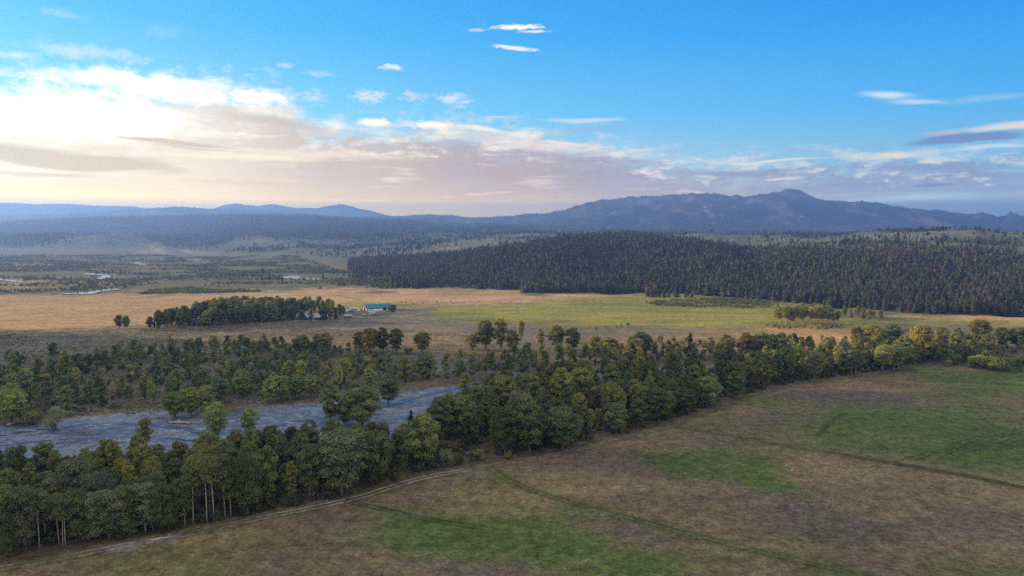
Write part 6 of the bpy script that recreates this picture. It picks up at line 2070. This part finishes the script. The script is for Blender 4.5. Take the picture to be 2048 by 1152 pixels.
nA = W.n("ShaderNodeTexNoise")
W.put(nA.inputs["Vector"], W.vec("MULTIPLY", AE, (0.10, 0.30, 1)))
nA.inputs["Scale"].default_value = 1.0
nA.inputs["Detail"].default_value = 3
nB = W.noise(W.vec("MULTIPLY", AE, (0.30, 1.05, 1)), 1.0, 8, 0.60, 0.35)
nC = W.noise(W.vec("MULTIPLY_ADD", AE, (0.75, 1.15, 1), (13, 5, 0)), 1.0, 8, 0.58, 0.3)
nS = W.noise(W.vec("MULTIPLY_ADD", AE, (0.16, 1.5, 1), (3, 9, 0)), 1.0, 6, 0.55, 0.2)
warpv = W.vec("MULTIPLY_ADD", nA.outputs["Color"], (5.0, 1.5, 0), (-2.5, -0.75, 0))
AEW = W.vec("ADD", AE, warpv)
nD = W.noise(W.vec("MULTIPLY_ADD", AE, (1.1, 2.6, 1), (7, 1, 0)), 1.0, 7, 0.62, 0.6)
NZS = {"b": nB, "c": nC, "s": nS, "d": nD}
cur = base


def blob(px, py, rx, ry, colr, alpha=1.0, soft=0.5, nz="b", amp=1.2, slope=0.0, off=0.0, warpk=True, glow=1.0):
    """one cloud: an uneven patch of sky round the direction the photo shows it in"""
    global cur
    a, e = dir_of(px, py)
    a2, _ = dir_of(px + rx, py)
    _, e2 = dir_of(px, py - ry)
    ra, re = abs(a2 - a), abs(e2 - e)
    v = AEW if warpk else AE
    v = W.vec("SUBTRACT", v, (a, e, 0))
    if slope:
        sp = W.n("ShaderNodeSeparateXYZ")
        W.put(sp.inputs[0], v)
        c2 = W.n("ShaderNodeCombineXYZ")
        W.put(c2.inputs[0], sp.outputs[0])
        W.put(c2.inputs[1], W.math("MULTIPLY_ADD", sp.outputs[0], slope, sp.outputs[1]))
        v = c2.outputs[0]
    v = W.vec("MULTIPLY", v, (1 / ra, 1 / re, 0))
    ln_ = W.vec("LENGTH", v)
    m = W.math("SUBTRACT", W.math("MULTIPLY_ADD", NZS[nz], amp, 1.0 - amp * 0.5 + off), ln_)
    m = W.rng(m, 0.0, soft, 0.0, alpha, True)
    c = tuple(k * glow for k in lin(*colr))
    cur = W.mix(m, cur, c)


# the stratus deck: its upper rim (photo column -> row), the depth of the lit band under it, its shaded colour
def az_ramp(pairs, col=False):
    r = W.n("ShaderNodeValToRGB")
    W.put(r.inputs[0], W.rng(azd, -60, 60, 0, 1))
    set_ramp(r.color_ramp, [((math.degrees(math.atan((px - CX) / F)) + 60) / 120, v if col else (v, v, v)) for px, v in pairs])
    r.color_ramp.interpolation = "EASE"
    return r.outputs[0]


rim = az_ramp([(px, dir_of(px, py)[1] / 30) for px, py in RIM])
rim = W.math("MULTIPLY", rim, 30.0)
depth = W.math("MULTIPLY", az_ramp([(px, d / 20) for px, d in LITDEPTH]), 20.0)
shade = W._scale(az_ramp([(px, tuple(v / KX for v in lin(*c))) for px, c in DECKSHADE], True), KX)
litc = W._scale(az_ramp([(px, tuple(v / KX for v in lin(*c))) for px, c in DECKLIT], True), KX)
nz = W.math("ADD", W.math("MULTIPLY_ADD", nC, 4.0, -2.0), W.math("ADD", W.math("MULTIPLY_ADD", nB, 4.0, -2.0), W.math("MULTIPLY_ADD", nS, 2.4, -1.2)))
nz = W.math("ADD", nz, W.math("MULTIPLY_ADD", nD, 2.6, -1.3))
below = W.math("SUBTRACT", W.math("ADD", rim, nz), eld)          # degrees under the rim
alpha = W.rng(below, -0.9, 3.2, 0.0, 1.0, True)
open_ = W.rng(nS, 0.50, 0.66, 0.0, 1.0, True)                     # clear slots, more of them away from the sun
gap = W.math("MULTIPLY", open_, az_ramp([(px, v) for px, v in DECKGAP]))
alpha = W.math("MULTIPLY", alpha, W.math("SUBTRACT", 1.0, gap), clamp=True)
lit = W.math("SUBTRACT", 1.0, W.math("DIVIDE", W.math("MULTIPLY_ADD", W.math("SUBTRACT", nB, 0.5), -15.0, below), depth), clamp=True)
lit = W.math("ADD", lit, W.rng(nS, 0.44, 0.30, 0.0, 0.45, True), clamp=True)
deckc = W.mix(lit, shade, litc)
low = W.rng(eld, 5.0, 0.3, 0.0, 0.8, True)
deckc = W.mix(low, deckc, W._scale(az_ramp([(px, tuple(v / KX for v in lin(*c))) for px, c in HORIZON], True), KX))
cur = W.mix(alpha, cur, deckc)
for spec in CLOUDS:
    blob(**spec) if isinstance(spec, dict) else blob(*spec[:6], **spec[6])
# added bright cloud, unseen over and behind the viewer, to lift the ambient light
back = W.vec("DOT_PRODUCT", dirv, (0.0, -0.80, 0.60))
nO = W.noise(dirv, 2.2, 5, 0.6, 0.4)
ov = W.rng(W.math("MULTIPLY_ADD", nO, 0.9, W.math("SUBTRACT", back, 0.45)), -0.12, 0.25, 0.0, 0.92, True)
cur = W.mix(ov, cur, W._scale(W.mix(nO, (0.75, 0.72, 0.72), (1.0, 0.93, 0.84)), KX * BACKSKY))
# the low sky is brighter than the eye sees it: the valley haze in front of it takes part away
pathl = W.math("MINIMUM", W.math("DIVIDE", 355.0, W.math("MAXIMUM", W.math("ABSOLUTE", sx.outputs[2]), 0.02)), 13000.0)
Tr = W.math("MAXIMUM", W.math("EXPONENT", W.math("MULTIPLY", pathl, -HAZE)), 0.16)
sc_ = W.n("ShaderNodeVectorMath", operation="SCALE")
sc_.inputs[0].default_value = tuple(v * KX for v in HAZE_GLOW)
W.put(sc_.inputs["Scale"], W.math("SUBTRACT", 1.0, Tr))
cur = W._scale(W.vec("MAXIMUM", W.vec("SUBTRACT", cur, sc_.outputs[0]), (0.0, 0.0, 0.0)), W.math("DIVIDE", 1.0, Tr))
bg = W.n("ShaderNodeBackground")
W.put(bg.inputs[0], cur)
bg.inputs[1].default_value = SKY_S
wo = W.n("ShaderNodeOutputWorld")
W.t.links.new(bg.outputs[0], wo.inputs[0])
world.cycles.sampling_method = "MANUAL"
world.cycles.sample_map_resolution = 256

sun = bpy.data.lights.new("sun", "SUN")
sun.energy = 5.0
sun.angle = R(0.9)
sun.color = (1.0, 0.72, 0.44)
so = bpy.data.objects.new("sun", sun)
COL.objects.link(so)
sd_ = Vector((math.sin(SUN_AZ) * math.cos(SUN_EL), math.cos(SUN_AZ) * math.cos(SUN_EL), math.sin(SUN_EL)))
so.rotation_euler = (-sd_).to_track_quat("-Z", "Y").to_euler()
so.location = sd_ * 500

if HAZE:
    hz = MB().box(-12500, 12500, -7500, 11200, -61, 430).build("haze", None)
    hz.data.materials.clear()
    hm, hn = material("haze_air")
    pv = hn.n("ShaderNodeVolumePrincipled")
    pv.inputs["Color"].default_value = HAZE_COL
    pv.inputs["Density"].default_value = HAZE
    pv.inputs["Anisotropy"].default_value = 0.45
    ho = hn.n("ShaderNodeOutputMaterial")
    hn.t.links.new(pv.outputs[0], ho.inputs["Volume"])
    hz.data.materials.append(hm)
    tag(hz, "blue evening haze lying over the valley", kind="stuff")

cam = bpy.data.cameras.new("camera")
cam.sensor_width = 36.0
cam.lens = F / 2048 * 36.0
cam.clip_start = 0.5
cam.clip_end = 60000
co = bpy.data.objects.new("camera", cam)
COL.objects.link(co)
co.location = (0, 0, CH)
co.rotation_euler = (R(90) - PITCH, 0, 0)
scene.camera = co

scene.view_settings.view_transform = "Standard"
scene.view_settings.look = "None"
scene.view_settings.exposure = EXPO
scene.view_settings.gamma = 1.0
scene.cycles.max_bounces = 5
scene.cycles.diffuse_bounces = 2
scene.cycles.glossy_bounces = 2
scene.cycles.transmission_bounces = 3
scene.cycles.volume_bounces = 0
scene.cycles.transparent_max_bounces = 4
scene.cycles.use_denoising = False
